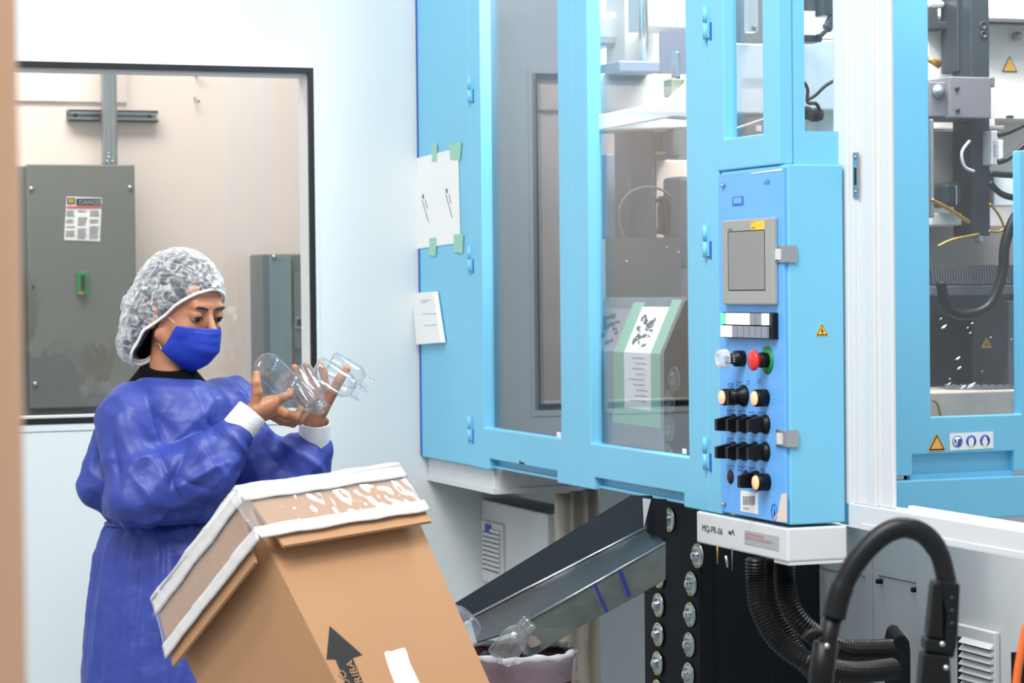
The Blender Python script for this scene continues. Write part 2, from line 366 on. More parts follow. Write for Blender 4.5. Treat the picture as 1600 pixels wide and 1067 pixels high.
d1 = guard_door(y2, y1, yf(875), yf(754), (zf(755, 666)+zf(875, 688))/2, yf(868), yf(762), (zf(762, 716)+zf(868, 736))/2, ZB+.004, 'left glazed door')
d2 = guard_door(y3, y2, yf(1074.5), yf(920.5), (zf(920, 692.5)+zf(1075, 715))/2, yf(1066), yf(926), (zf(926, 745)+zf(1066, 771))/2, ZB+.004, 'wider glazed door')
for (x, y, d) in ((873, 679, d1), (1069, 705, d2)):
    a, b = pxX(x-3, y-4, x+3, y+4, XF+.0205, .001); MB().box(a, b).build('sticker', 'paper', d)
def hinge(x, y, d, far=False):
    a, b = pxX(x-4, y-22, x+4, y+22, XF, .01); c = onX(x, y, XF)
    m = MB()
    m.tube([(XF-.004, c.y, c.z-.032), (XF-.004, c.y, c.z-.001)], .0055, 10); m.tube([(XF-.004, c.y, c.z+.001), (XF-.004, c.y, c.z+.032)], .0055, 10)
    m.box((XF-.003, c.y-.012, c.z-.03), (XF+.001, c.y+.012, c.z+.03))
    m.build('hinge', 'blue', d)
    MB().box((XF-.0008, c.y-.02, c.z-.036), (XF+.0015, c.y-.013, c.z-.0)).build('hinge_slot', 'blueedge', d)
for y in (140, 405, 670): hinge(736, y, d1)
for y in (36, 377, 708): hinge(1105, y, d2)
# corner panel: front piece with a narrow window and the return with a window
xs_n = XF
zpan = (zf(1124, 267)+zf(1220, 256.5))/2
us = [YN, yf(1192, 210), yf(1131, 210), yf(1124), y3-.001]; zw = (zf(1131, 217.5)+zf(1192, 208))/2
vs = [ZB, zpan, zw, ZT-.1, ZT]
cp = slab(us, vs, lambda i, j: not (i == 1 and j == 2) and not (j == 0 and i < 3), fX, XF, XF+.03).build('corner_panel', 'blue', mc, 'corner panel with a narrow window', bevel=.003)
MB().box((XF+.02, us[1]-.01, zw-.01), (XF+.025, us[2]+.01, ZT-.09)).build('pane', 'pane', cp)
s0 = onY(1257, 120, YN).x; s1 = 2.235; zs = onY(1280, 205, YN).z
sp = slab([XF+.0305, s0, s1-.03, s1], [zpan, zs, ZT-.1, ZT], lambda i, j: not (i == 1 and j == 1), fY, YN, YN+.02).build('return_panel', 'blue', mc, 'narrow return panel with a window at the corner')
MB().box((s0-.005, YN+.010, zs-.005), (s1-.025, YN+.014, ZT-.095)).build('pane', 'wpane', sp)
MB().box((XF+.005, YN+.005, ZT), (3.3, YW-.01, ZT+.02)).build('roof_rail', 'blue', mc) if False else None
# inner posts
MB().box((XF+.032, y2-.02, ZB+.03), (XF+.06, y2+.02, ZT-.02)).build('inner_post', 'blue', mc)
MB().box((XF+.032, y3-.01, ZB+.03), (XF+.06, y3+.025, ZT-.02)).build('inner_post', 'blue', mc)
# handles nick
MB().prism(polyX([(811, 724), (812, 719), (814, 722), (818, 722), (820, 726)], XF-.0006), (-.0004, 0, 0)).build('paint_chip', 'ink', mc)
# ---------------- control cabinet
YC = 4.02; zc1 = (zf(1128, 272)+zf(1225, 262))/2; zc0 = (zf(1126, 802)+zf(1227, 818))/2
XC = XF-.004
cc = empty('control_cabinet', (XF+.15, 4.2, 0), 'blue control cabinet with touch screen, lit keys and black knobs', 'control panel')
yc2 = yf(1125)
MB().box((XF+.004, YC, zc0), (2.185, yc2-.002, zc1+.006)).build('housing', 'blue', cc, bevel=.003)
chip = polyX([(1227, 772), (1227, 814), (1208, 812), (1217, 797), (1219, 778)], XC)
fp_ = MB().box((XC, YC+.004, zc0+.003), (XF+.004, yc2-.004, zc1)).build('front_plate', 'ctrl', cc, 'brighter blue front plate', bevel=.0015)
MB().prism(polyX([(1229.5, 770), (1229.5, 816), (1206, 813.5), (1216, 799), (1221, 772)], XC-.0004), (-.0004, 0, 0)).build('bare_patch', mat('bare_primer', (226, 214, 200), .6), fp_)
MB().prism(polyX([(1172, 272), (1222, 266), (1222, 263.5), (1176, 270)], XC-.0004), (-.0004, 0, 0)).build('bare_patch', MT['paper'], fp_)
MB().box((XF+.006, YN+.01, zc1+.007), (XF+.02, yc2-.004, zpan-.001)).build('dark_gap_strip', 'black', cc)  # black strip standing in for the dark of the open gap
def on(x, y, off=0): return onX(x, y, XC-off)
for (x, y) in ((1132, 290), (1133, 788)): MB().lathe(on(x, y), (-1, 0, 0), [(0, .004), (.006, .004), (.008, .002)], 10).build('screw', 'steel', fp_)
def rx(x0, y0, x1, y1, off, th, m, name, par, label=None, bevel=0):
    a, b = pxX(x0, y0, x1, y1, XC-off, th); return MB().box(a, b).build(name, m, par, label, bevel)
rx(1144, 307, 1161, 321, .001, .001, 'panelink', 'badge', fp_); rx(1146, 309, 1158, 318, .002, .001, 'ctrl', 'badge_face', fp_)
text('ASB', on(1194, 289, .0006), (0, -1, 0), (0, 0, 1), .014, 'panelink', 'lettering', fp_)
hm = rx(1128, 342, 1208, 476, .011, .011, 'hmi', 'touch_screen', cc, 'grey touch screen unit', .003)
rx(1137.5, 360, 1195, 454, .0115, .001, 'ink', 'screen_border', hm); rx(1138.5, 361.5, 1194, 452.5, .0122, .001, 'screen', 'screen', hm)
rx(1173, 345, 1194, 359, .0118, .001, 'yellow', 'caution_sticker', hm)
text('* * *\nxxxx', on(1174.5, 351, .0125), (0, -1, 0), (0, 0, 1), .008, 'ink', 'lettering', hm)
rx(1137, 357, 1143, 360, .0122, .001, 'greyink', 'mark', hm); text('Proface'[:0]+'- - -', on(1161, 468, .0117), (0, -1, 0), (0, 0, 1), .008, 'greyink', 'lettering', hm)
kb = rx(1128.5, 488, 1207.5, 529, .012, .012, 'plastic', 'key_block', cc, 'black block of square keys', .002)
lit = [['g', 'w', 'w', 'w', 'w', 'o', 'o', 'w'], ['w', 'w', 'o', 'o', 'o', 'o', 'o', 'o']]
ya_, yb_ = on(1129, 500, .012).y, on(1203, 500, .012).y
for r in range(2):
    for c in range(8):
        u0 = ya_+(yb_-ya_)*c/8; u1 = ya_+(yb_-ya_)*(c+.86)/8
        za = on(1165, 489.5+r*20, .012).z; zb_ = on(1165, 507+r*20, .012).z
        MB().box((XC-.0165, u1, zb_), (XC-.012, u0, za)).build('key', {'g': 'lampg', 'w': 'lampw', 'o': 'lampoff'}[lit[r][c]], kb)
def latch(y):
    a = on(1213, y-12); c = on(1222, y)
    m = MB().box((XC-.004, YC-.002, c.z-.016), (XC, YC+.035, c.z+.016)).box((XC-.004, YC-.006, c.z-.016), (XF+.02, YC, c.z+.016))
    l = m.build('latch', 'steel', cc, 'steel latch at the corner', bevel=.002)
    MB().box((XC-.007, YC+.006, c.z-.01), (XC-.003, YC+.024, c.z+.01)).build('latch_tongue', 'white', l)
latch(397); latch(685)
def knob(x, y, L=.038, r=.0145):   # x,y of the round collar on the plate
    o = on(x, y); m = MB().lathe(o, (-1, 0, 0), [(0, .0185), (.004, .0185), (.008, .016), (.012, .0125)], 20)
    p = o+Vector((-.011, 0, 0))
    h = .007
    m.hexa([p+Vector((0, -h, -.015)), p+Vector((0, h, -.015)), p+Vector((0, h, .015)), p+Vector((0, -h, .015)),
            p+Vector((-L+.01, -h*.8, -.013)), p+Vector((-L+.01, h*.8, -.013)), p+Vector((-L+.01, h*.8, .009)), p+Vector((-L+.01, -h*.8, .009))])
    return m.build('selector_knob', 'plastic', cc)
for y in (662, 705):
    for x in (1147, 1164, 1181, 1197): knob(x, y+(x-1170)*.03)
knob(1183, 750)
def lamp(x, y):
    o = on(x, y); k = MB().lathe(o, (-1, 0, 0), [(0, .0165), (.022, .0165), (.024, .015)], 20).build('push_button', 'plastic', cc)
    MB().lathe(o+Vector((-.0238, 0, 0)), (-1, 0, 0), [(0, .0135), (.003, .0125), (.004, 0)], 20).build('lit_lens', 'lampo', k)
lamp(1197, 621.5); lamp(1199, 753); lamp(1146, 620)
o = on(1163, 618); MB().lathe(o, (-1, 0, 0), [(0, .021), (.004, .021), (.009, .017), (.02, .012), (.032, .012)], 20).box(o+Vector((-.036, -.006, -.017)), o+Vector((-.01, .006, .010))).build('selector_knob', 'plastic', cc)
MB().lathe(on(1142, 745), (-1, 0, 0), [(0, .014), (.002, .013)], 20).build('blank_plug', 'ink', cc)
MB().lathe(on(1166, 747), (-1, 0, 0), [(0, .015), (.004, .014)], 20).build('blank_plug', 'ink', cc)
o = on(1199, 562.5); MB().lathe(o, (-1, 0, 0), [(0, .0265), (.0015, .0265)], 28).build('green_disc', 'green', cc, 'green backing disc')
es = MB().lathe(o, (-1, 0, 0), [(.0015, .0145), (.016, .0145), (.018, .013)], 24).build('stop_button_base', 'plastic', cc)
MB().lathe(o, (-1, 0, 0), [(.018, .012), (.024, .013), (.027, .0195), (.031, .0195), (.034, .017), (.035, 0)], 28).build('stop_button', 'red', es, 'red mushroom button')
o = on(1161, 560); ks = MB().lathe(o, (-1, 0, 0), [(0, .0155), (.018, .0155), (.02, .01), (.034, .01)], 20).build('key_switch', 'plastic', cc)
for k in range(4): MB().box(o+Vector((-.027, -.011, -.006+k*.004)), o+Vector((-.022, -.009, -.004+k*.004))).build('rib', 'silver', ks)
MB().lathe(o, (-1, 0, 0), [(.034, .0175), (.036, .019), (.052, .0175), (.054, .012), (.052, .006)], 10, smooth=False).build('clear_cap', thin_glass('frosted_cap', (.85, .86, .86), milk=.45), ks)
for (x0, y0, n_) in ((1137, 598, 3), (1150, 596, 3), (1166, 594, 2), (1183, 592, 2), (1136, 640, 4), (1153, 641, 4), (1170, 643, 3), (1184, 644, 4), (1136, 684, 4), (1154, 685, 4), (1176, 688, 3), (1190, 689, 3), (1136, 727, 4), (1152, 728, 5), (1170, 730, 4), (1189, 732, 2)):
    m = MB()
    for k in range(n_*2):
        xx = x0+(k//2)*3.2; yy = y0+(k % 2)*5; a, b = pxX(xx, yy, xx+2.2, yy+random.uniform(1.5, 4), XC-.0004, .0003); m.box(a, b)
    m.build('legend', 'panelink', fp_)
bl_ = rx(1157, 768, 1184, 801, .0008, .0006, 'paper', 'barcode_label', fp_, 'white barcode label')
m = MB(); k = 1160.5
while k < 1180: w_ = random.choice((.5, .8, 1.1)); a, b = pxX(k, 775, k+w_, 789, XC-.0012, .0003); m.box(a, b); k += w_+.7
m.build('barcode', 'greyink', bl_)
text('0440301', on(1161, 795.5, .0014), (0, -1, 0), (0, 0, 1), .008, 'greyink', 'lettering', bl_)
oo = on(1210, 801, .0006); MB().tube([oo+Vector((0, .012*math.cos(a), .016*math.sin(a))) for a in [i*PI/8 for i in range(17)]], .0009, 5).tube([oo+Vector((0, .003, -.02)), oo+Vector((0, 0, .008)), oo+Vector((0, -.005, -.012))], .0009, 5).build('drawn_mark', 'blueink', fp_)
# side warning sign
def tri(c, h, ux, uy, nn, m_out, m_in, par, name='warning_sign', border='ink'):
    w = h*.577
    T = lambda s, k: [c+uy*(h*.62*s)+nn*k, c-uy*(h*.38*s)-ux*(w*s)+nn*k, c-uy*(h*.38*s)+ux*(w*s)+nn*k]
    a = MB().prism(T(1, 0), nn*.0008).build(name, m_out, par, 'yellow warning triangle')
    MB().prism(T(.86, .0009), nn*.0004).build('border', border, a); MB().prism(T(.66, .0014), nn*.0004).build('field', m_in, a)
    return a
c = onY(1284, 517, YC); ws = tri(c, .024, Vector((1, 0, 0)), Vector((0, 0, 1)), Vector((0, -1, 0)), 'yellow', 'yellow', cc)
MB().prism([c+Vector(v) for v in ((.001, -.002, .008), (-.003, -.002, -.001), (0, -.002, -.001), (-.001, -.002, -.007), (.003, -.002, .001), (0, -.002, .001))], (0, -.0004, 0)).build('lightning_bolt', 'ink', ws)
# white plinth under the control cabinet
pl = empty('white_plinth', (XF+.15, 4.2, 0), 'white steel plinth marked MQ-PR-06 under the control cabinet', 'plinth')
XP = XF-.004; yp = onX(1088, 825, XP).y; zp0 = (onX(1088, 850, XP).z+onX(1217, 873, XP).z)/2; zp1 = min(zc0, ZB)-.002
MB().box((XP, YC-.003, zp0), (2.187, yp, zp1)).build('plinth_box', 'white', pl, bevel=.004)
MB().box((XP+.004, YC-.002, zp0-.006), (2.18, YC+.06, zp0)).build('lower_lip', 'white', pl)
text('MQ-PR-06', onX(1097, 829, XP-.0006), (0, -1, 0), (0, 0, 1), .019, 'ink', 'lettering', pl, squeeze=1.15)
a, b = pxX(1163, 829, 1217, 852, XP-.001, .001); c_ = onX(1163, 827.5, XP-.001); 
lb = MB().box((XP-.001, b[1]-.14*0-(b[1]-a[1]), c_.z-.027), (XP, b[1], c_.z)).build('oil_label', 'silver', pl, 'silver label with red print')
text('KEEP THE OIL TEMPERATURE\nAPPROX. 40°C (±5°C) WHEN OPERATING', (XP-.0016, b[1]-.006, c_.z-.0095), (0, -1, 0), (0, 0, 1), .0074, 'redink', 'lettering', lb, squeeze=.82)
MB().tube([onX(1140, 829, XP-.0006), onX(1142, 835, XP-.0006), onX(1145, 828, XP-.0006), onX(1147, 836, XP-.0006)], .0012, 5).tube([onX(1138, 831, XP-.0006), onX(1141, 834, XP-.0006)], .0015, 5).build('scribble', 'ink', pl)
MB().box((2.16, 4.03, 0), (2.6, 4.09, zp0)).build('support_leg', 'blackm', pl) if False else None
# ================================================================ PAPERS ON THE GUARD
def sheet(pts, X, th, m, name, par=None, label=None): return MB().prism(polyX(pts, X), (-th, 0, 0)).build(name, m, par, label)
pe = empty('taped_paper', onX(684, 315, XF), 'large white sheet taped to the blue guard beside the left glazed door', 'paper')
sheet([(651.5, 247), (716, 231), (719.5, 379), (651.5, 389)], XF-.0015, .0008, 'paper', 'sheet', pe)
for q in ([(675, 226), (683, 224), (683, 252), (675, 253)], [(701, 224), (721, 222), (719, 250), (704, 250)], [(671, 372), (682, 371), (681, 400), (671, 399)], [(709, 366), (724, 366), (723, 396), (709, 394)]):
    sheet(q, XF-.0026, .0004, 'tapegreen', 'tape', pe, 'green masking tape')
for q in ([(659, 305), (662, 303), (663, 311), (660, 310)], [(659, 312), (660, 312), (670, 347), (669, 347)], [(696, 296), (699, 294), (700, 302), (697, 301)], [(696, 303), (697, 303), (707, 340), (706, 340)], [(664, 312), (665, 312), (668, 326), (667, 326)], [(701, 303), (702, 303), (705, 318), (704, 318)]): MB().prism(polyX(q, XF-.0027), (-.0003, 0, 0)).build('pen_mark', 'greyink', pe)
pe2 = empty('paper_pad', onX(672, 500, XF), 'small white pad of paper hanging below the large taped sheet', 'paper')
MB().prism(polyX([(651, 458), (684, 455.5), (696, 535), (657, 538)], XF-.004), (-.012, 0, 0)).build('pad', 'paper', pe2)
m = MB()
for (x, y, l) in ((657, 469, 16), (657, 472, 10), (660, 490, 22), (662, 508, 20)): MB().prism(polyX([(x, y), (x+l, y-1), (x+l, y), (x, y+1)], XF-.0165), (-.0003, 0, 0)).build('pen_mark', 'silver', pe2)
# ================================================================ GUARD FRAME (white) AND RIGHT-HAND DOOR
XG = 2.19
gf = empty('guard_frame', (XG, 3.5, 0), 'white steel guard frame in front of the right-hand blue door', 'frame')
def yg(x, X=XG): return onX(x, 500, X).y
zr1 = onX(1480, 811.5, XG).z; zr0 = onX(1540, 862.5, XG).z
MB().box((XG, 2.9, zr0), (XG+.045, YC-.002, zr1)).box((XG-.003, 2.9, zr0), (XG, yg(1345), zr0+.012)).build('bottom_rail', 'white', gf, bevel=.003)
zr2 = onX(1393, 786, XG+.028).z
MB().box((XG+.028, 2.9, zr1-.01), (XG+.04, yg(1395), zr2)).build('sill', 'white', gf, bevel=.002)
for i, (x0, x1, X) in enumerate(((1304, 1325.5, XG), (1331, 1342, XG+.008), (1343, 1352, XG+.013), (1352.5, 1366, XG+.008), (1367, 1376, XG+.016), (1377, 1393.5, XG+.012))):
    MB().box((X, yg(x1, X), zr1 if i else zr1-.002), (X+(.008 if i == 5 else .02), yg(x0, X), 2.8)).build('stile', 'white', gf, bevel=.002)
hp = MB().box(*pxX(1332, 238, 1339.5, 309, XG+.004, .004)).build('strike_plate', 'steel', gf, bevel=.001)
for y in (246, 300): MB().lathe(onX(1336, y, XG+.004), (-1, 0, 0), [(0, .0045), (.002, .003)], 10).build('screw', 'zinc', hp)
MB().box(*pxX(1334.5, 262, 1337.5, 289, XG+.0035, .001)).build('slot', 'ink', hp)
YD = 4.6
def xy_(x, Y=YD): return onY(x, 450, Y).x
zd = lambda x, y, Y=YD: onY(x, y, Y).z
rd = empty('press_door', (2.9, YD, 0), 'blue press door with a tall window and safety stickers behind the white frame', 'door')
zb_ = zd(1450, 742); zw_ = zd(1525, 649.5); zn = zd(1500, 707.5); zq = zd(1597, 235)
us = [2.56, xy_(1424), xy_(1453), xy_(1583), xy_(1594.5), 3.5, 3.6]; vs = [zb_, zn, zw_, zq, 2.7, 2.8]
def fil(i, j):
    if i in (2, 3) and j in (2, 3): return False
    if i == 4 and j == 3: return False
    if i in (1, 2) and j == 0: return False
    return True
ds = slab(us, vs, fil, fY, YD, YD+.03).build('door', 'blue', rd, bevel=.0025)
MB().box((us[2]-.01, YD+.02, zw_-.01), (3.5, YD+.025, 2.72)).build('pane', 'wpane', ds)
MB().box((us[1]-.002, YD+.022, zb_-.012), (us[3]+.002, YD+.035, zn+.005)).box((us[1]-.002, YD+.01, zb_-.014), (us[3]+.002, YD+.035, zb_+.002)).build('handle_recess', 'blue', ds)
zl0 = zd(1500, 812, YD-.012); zl1 = zd(1450, 745.5, YD-.012)
MB().box((2.5, YD-.012, zl0), (3.6, YD+.03, zl1-.006)).build('lower_panel', 'blue', rd, bevel=.003)
c = onY(1463.5, 694, YD-.001)
tri(c, .040, Vector((1, 0, 0)), Vector((0, 0, 1)), Vector((0, -1, 0)), 'amber', 'amber', rd, 'warning_sticker')
q = MB().prism(polyY([(1483.5, 677), (1551.5, 674), (1552, 700), (1484, 704)], YD-.0006), (0, -.0006, 0)).build('safety_label', 'paper', rd, 'white label with three blue symbols')
def disc(x, y, r, m, par, k, name='disc'): MB().lathe(onY(x, y, YD-.0014-k*.0006), (0, -1, 0), [(0, r), (.0004, r)], 24).build(name, m, par)
def yp_(pts, k, m, par, name='figure'): MB().prism(polyY(pts, YD-.0014-k*.0006), (0, -.0004, 0)).build(name, m, par)
for x in (1496, 1517.5, 1539): disc(x, 689+(1517-x)*.04, .0128, 'blueink', q, 0)
disc(1496, 690, .0108, 'paper', q, 1)
yp_([(1491, 686), (1494, 686), (1494.5, 692), (1492, 692)], 2, 'blueink', q); yp_([(1497, 686), (1503, 685), (1501, 696), (1499, 698), (1496, 697)], 2, 'blueink', q)
yp_([(1513, 688), (1516, 684), (1520, 683), (1522, 688), (1521, 695), (1519, 698), (1514, 697)], 1, 'paper', q)
yp_([(1537, 684), (1539, 681), (1541, 684), (1544, 692), (1542, 693), (1542, 697), (1536, 697), (1536, 693), (1534, 692)], 1, 'paper', q)
# ---------------- press unit seen through the right-hand door
pu = empty('press_unit', (3.0, 5.2, 0), 'grimy white press with dark column and hoses seen through the right-hand door', 'machine')
dk = mat('dark_press_steel', (44, 52, 58), .4, .3, var=.3); md = mat('grey_press_steel', (104, 104, 110), .5, .2, var=.2)
taupe = mat('taupe_panel', (142, 132, 128), .6, var=.15); bed = mat('dusty_bed', (176, 168, 160), .7, var=.2, scale=20)
def by(x0, y0, x1, y1, Y, th, m, name, par=pu, bevel=.003, label=None): return MB().box(*pxY(x0, y0, x1, y1, Y, th)).build(name, m, par, label, bevel)
by(1420, -60, 1680, 700, 5.55, .05, 'offwhite', 'back_plate', bevel=0)
by(1440, -60, 1660, 29, 5.30, .2, 'offwhite', 'top_beam'); by(1440, 30, 1660, 34, 5.36, .15, 'ink', 'beam_gap', bevel=0)
kl = by(1558, -8, 1625, 29, 5.296, .003, 'paper', 'label_plate', bevel=0)
text('KEEP SLICING', onY(1559.5, 13, 5.292), (1, 0, 0), (0, 0, 1), .0145, 'redink', 'lettering', kl)
by(1450, 45, 1489, 128, 5.25, .25, 'offwhite', 'valve_block'); by(1450, 128, 1555, 202, 5.28, .2, 'offwhite', 'side_block')
by(1452, 0, 1478, 12, 5.2, .2, 'silver', 'air_filter', bevel=.01); by(1450, 10, 1466, 46, 5.2, .06, dk, 'fitting'); by(1464, 33, 1481, 46, 5.2, .06, dk, 'fitting')
by(1496, -60, 1522, 112, 5.15, .08, dk, 'column'); by(1518, -60, 1546.5, 368, 5.1, .09, dk, 'column')
by(1546, 38, 1660, 187, 5.4, .1, 'offwhite', 'cover_plate', bevel=.004)
by(1452, 128, 1500, 183, 5.06, .08, md, 'cross_block'); by(1484, 120, 1549, 185, 5.04, .14, md, 'cross_block'); by(1546, 120, 1555, 136, 5.05, .06, md, 'lug')
for (x, y) in ((1536, 40), (1537, 54)): MB().lathe(onY(x, y, 5.1), (0, -1, 0), [(0, .010), (.003, .010), (.003, .006), (.001, .006)], 14).build('socket_screw', 'ink', pu)
MB().lathe(onY(1466, 143, 5.06), (0, -1, 0), [(0, .017), (.004, .017), (.004, .011), (.012, .010), (.012, 0)], 18).build('ring_fitting', 'galv', pu)
for (x, y) in ((1495, 138), (1496, 172)): MB().lathe(onY(x, y, 5.04), (0, -1, 0), [(0, .006), (.003, .006)], 12).build('socket_screw', 'ink', pu)
by(1456, 204, 1517, 300, 5.2, .2, taupe, 'panel'); by(1455, 186, 1460, 340, 5.02, .02, 'galv', 'guide_rail'); by(1476, 284, 1504, 323, 5.1, .1, dk, 'cylinder_block', bevel=.012)
by(1494, 290, 1496, 320, 5.09, .01, 'steel', 'rod'); by(1455, 333, 1535, 352, 5.15, .3, 'offwhite', 'ledge'); by(1545, 196, 1570, 203, 5.1, .1, taupe, 'bracket')
vb = by(1549.5, 204, 1560, 258, 5.06, .06, 'silver', 'valve_body'); by(1560, 218, 1568, 258, 5.08, .05, 'white', 'valve_cover')
text('AV/SET', onY(1557, 246, 5.056), (0, 0, 1), (-1, 0, 0), .013, 'ink', 'lettering', vb)
by(1553, 270, 1590, 322, 5.12, .15, 'white', 'terminal_box'); by(1575, 180, 1585, 184, 5.39, .02, dk, 'clip')
by(1455, 352, 1600, 420, 5.3, .2, taupe, 'rear_panel'); by(1531, 368, 1537, 379, 5.08, .03, 'zinc', 'stop_bolt', bevel=.004)
tri(onY(1577.5, 103, 5.398), .040, Vector((1, 0, 0)), Vector((0, 0, 1)), Vector((0, -1, 0)), 'ink', 'amber', pu, 'warning_sticker', 'amber')
MB().lathe(onY(1588, 57, 5.39), (0, -1, 0), [(0, .012), (.01, .012), (.02, .007), (.02, 0)], 12).build('bolt', 'galv', pu)
MB().tube([onY(1450, 92, 5.2), onY(1456, 95, 5.2), onY(1468, 101, 5.2)], [.006, .008, .011], 10).build('brass_fitting', 'brass', pu)
def hose(pts, Y, r, m, name='hose', par=pu): return MB().tube(spline([onY(x, y, Y) for x, y in pts], 6), r, 8).build(name, m, par)
hose([(1560, 211), (1575, 207), (1605, 193)], 5.0, .006, 'plastic'); hose([(1560, 253), (1576, 247), (1610, 218)], 5.0, .007, 'plastic')
hose([(1547, 271), (1570, 273), (1605, 275)], 5.0, .0075, 'plastic'); hose([(1546, 285), (1562, 301), (1580, 308), (1605, 310)], 5.0, .008, 'plastic')
hose([(1604, 318), (1583, 345), (1570, 385), (1566, 430), (1545, 478), (1505, 492), (1480, 478), (1470, 440)], 5.0, .013, 'plastic')
hose([(1455, 312), (1480, 325), (1515, 348)], 5.0, .005, 'brass', 'copper_pipe'); hose([(1465, 385), (1490, 374), (1530, 366)], 5.0, .0035, 'brass', 'copper_pipe')
hose([(1546, 318), (1560, 335), (1568, 355), (1560, 362), (1545, 361)], 5.0, .003, 'brass', 'copper_pipe')
hose([(1515, 220), (1503, 238), (1507, 260), (1522, 268)], 5.05, .004, 'silver', 'clear_tube')
by(1450, 418, 1602, 612, 5.35, .1, dk, 'dark_chamber', bevel=0)
gm = MB()
for r in range(9):
    y = 414+r*3.4; gm.box(*pxY(1455, y, 1592, y+1.3, 5.12, .006))
for k in range(34):
    x = 1456+k*4.1; gm.prism(polyY([(x, 414), (x+1.6, 414), (x+4.6, 443), (x+3, 443)], 5.118), (0, .008, 0))
tag(gm.build('perforated_grid', md, pu), kind='stuff')
by(1455, 446, 1592, 461, 5.16, .02, md, 'grid_rail'); by(1576, 470, 1592, 612, 5.2, .03, md, 'side_bracket'); by(1484, 490, 1520, 600, 5.22, .08, 'blackm', 'ram_block')
by(1440, 612, 1610, 660, 5.05, .4, bed, 'bed')
m = MB()
for k in range(28): m.box(*pxY(1478+k*4, 600+(k % 3), 1480+k*4, 609, 5.12, .006))
m.build('chain_links', 'galv', pu)
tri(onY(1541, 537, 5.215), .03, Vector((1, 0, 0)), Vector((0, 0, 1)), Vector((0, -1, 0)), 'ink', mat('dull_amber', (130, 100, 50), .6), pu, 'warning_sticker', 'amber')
dr = random.Random(3); m = MB()
for (x, y, r) in ((1473, 475, 3), (1475, 511, 6), (1497, 560, 5), (1499, 575, 4.5), (1519, 505, 2.5), (1516, 520, 2.5), (1483, 600, 4), (1518, 603, 9), (1505, 605, 6), (1580, 530, 1.5), (1548, 527, 1.6), (1503, 487, 2), (1484, 592, 1.6), (1535, 580, 1.2), (1470, 498, 2.2), (1512, 512, 1.6)):
    o = onY(x, y, 5.04 if y > 590 else 5.11); m.tube([o+Vector((-r*.0013, 0, -r*.0006)), o, o+Vector((r*.0012, 0, r*.0009))], [.0008, r*.0006, .0008], 6)
m.build('resin_flakes', 'paper', pu)
hose([(1457, 625), (1465, 632), (1470, 652)], 5.03, .003, 'brass', 'copper_pipe')
# ================================================================ MACHINE INTERIOR BEHIND THE LEFT DOORS
mu = empty('moulding_unit', (2.35, 5.3, 0), 'white cast moulding unit with steel rods seen through the wider glazed door', 'machine')
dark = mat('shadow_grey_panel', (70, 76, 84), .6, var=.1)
bluegrey = mat('blue_grey_block', (120, 132, 150), .5)
sb = mat('slate_steel', (74, 82, 100), .45, .2, var=.2)
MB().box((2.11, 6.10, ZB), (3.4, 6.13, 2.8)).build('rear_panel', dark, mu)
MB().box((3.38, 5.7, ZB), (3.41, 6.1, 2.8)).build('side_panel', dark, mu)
MB().box((2.11, 5.14, ZB+.002), (3.3, 6.09, ZB+.02)).build('light_block_pan', dark, mu)  # last one: pan added to stop light entering from below
def bi(x0, y0, x1, y1, Y, th, m, name, bevel=.004, label=None): return MB().box(*pxY(x0, y0, x1, y1, Y, th)).build(name, m, mu, label, bevel)
bi(925, -80, 950, 190, 5.75, .1, 'offwhite', 'rear_column'); bi(928, 16, 977, 70, 5.5, .15, 'silver', 'cross_cylinder', .02)
bi(976, -80, 1012, 118, 5.45, .12, 'offwhite', 'upright'); bi(1012, -80, 1076, 44, 5.25, .12, 'silver', 'upper_block'); bi(1012, 44, 1031, 110, 5.4, .1, 'offwhite', 'upright')
MB().tube([onY(1006, 96, 5.15), onY(1004, -80, 5.15)], .0105, 20).build('piston_rod', 'steel', mu)
bi(967, 95, 1032, 113, 5.12, .12, bluegrey, 'rod_plate'); bi(1031, 40, 1076, 160, 5.55, .1, sb, 'dark_block')
MB().prism(polyY([(918, 205), (919, 150), (935, 138), (938, 116), (948, 113), (948, 106), (958, 106), (958, 113), (1090, 117), (1090, 200)], 5.2), (0, .15, 0)).build('platen', 'offwhite', mu, bevel=.004)
MB().prism(polyY([(915, 184), (1051, 156), (1092, 118), (1092, 186), (1052, 183), (915, 208)], 5.02), (0, .05, 0)).build('angled_beam', 'white', mu, bevel=.004)
bi(1056, 80, 1064, 122, 5.1, .03, 'steel', 'guide_pin'); bi(1050, 122, 1070, 150, 5.1, .05, mat('pale_olive', (170, 175, 150), .5), 'pin_block')
bi(918, 205, 1000, 470, 5.65, .1, taupe, 'rear_cover'); bi(948, 240, 984, 372, 5.5, .08, bluegrey, 'rear_housing')
bi(984, 196, 1025, 375, 5.3, .1, sb, 'slate_column', .01); bi(1030, 190, 1050, 250, 5.32, .1, sb, 'slate_cylinder', .012); bi(1052, 188, 1064, 248, 5.2, .05, 'dgrey', 'slate_cylinder', .012)
bi(1025, 250, 1078, 378, 5.35, .1, mat('peach_reflection', (222, 200, 186), .6), 'peach_reflection'); bi(1062, 275, 1080, 420, 5.15, .1, 'dgrey', 'side_motor', .01)  # peach box stands in for the cream wall reflected in the glass
bi(1024, 236, 1040, 240, 5.28, .03, 'brass', 'brass_strip')
MB().tube(spline([onY(x, y, 5.05) for x, y in ((976, 374), (967, 345), (970, 320), (985, 300), (1010, 292), (1035, 297), (1057, 316))], 6), .003, 8).build('cable', 'dgrey', mu)
MB().tube(spline([onY(x, y, 5.1) for x, y in ((1026, 314), (1033, 312), (1038, 325), (1034, 345), (1028, 365))], 6), .006, 8).build('cable', 'plastic', mu)
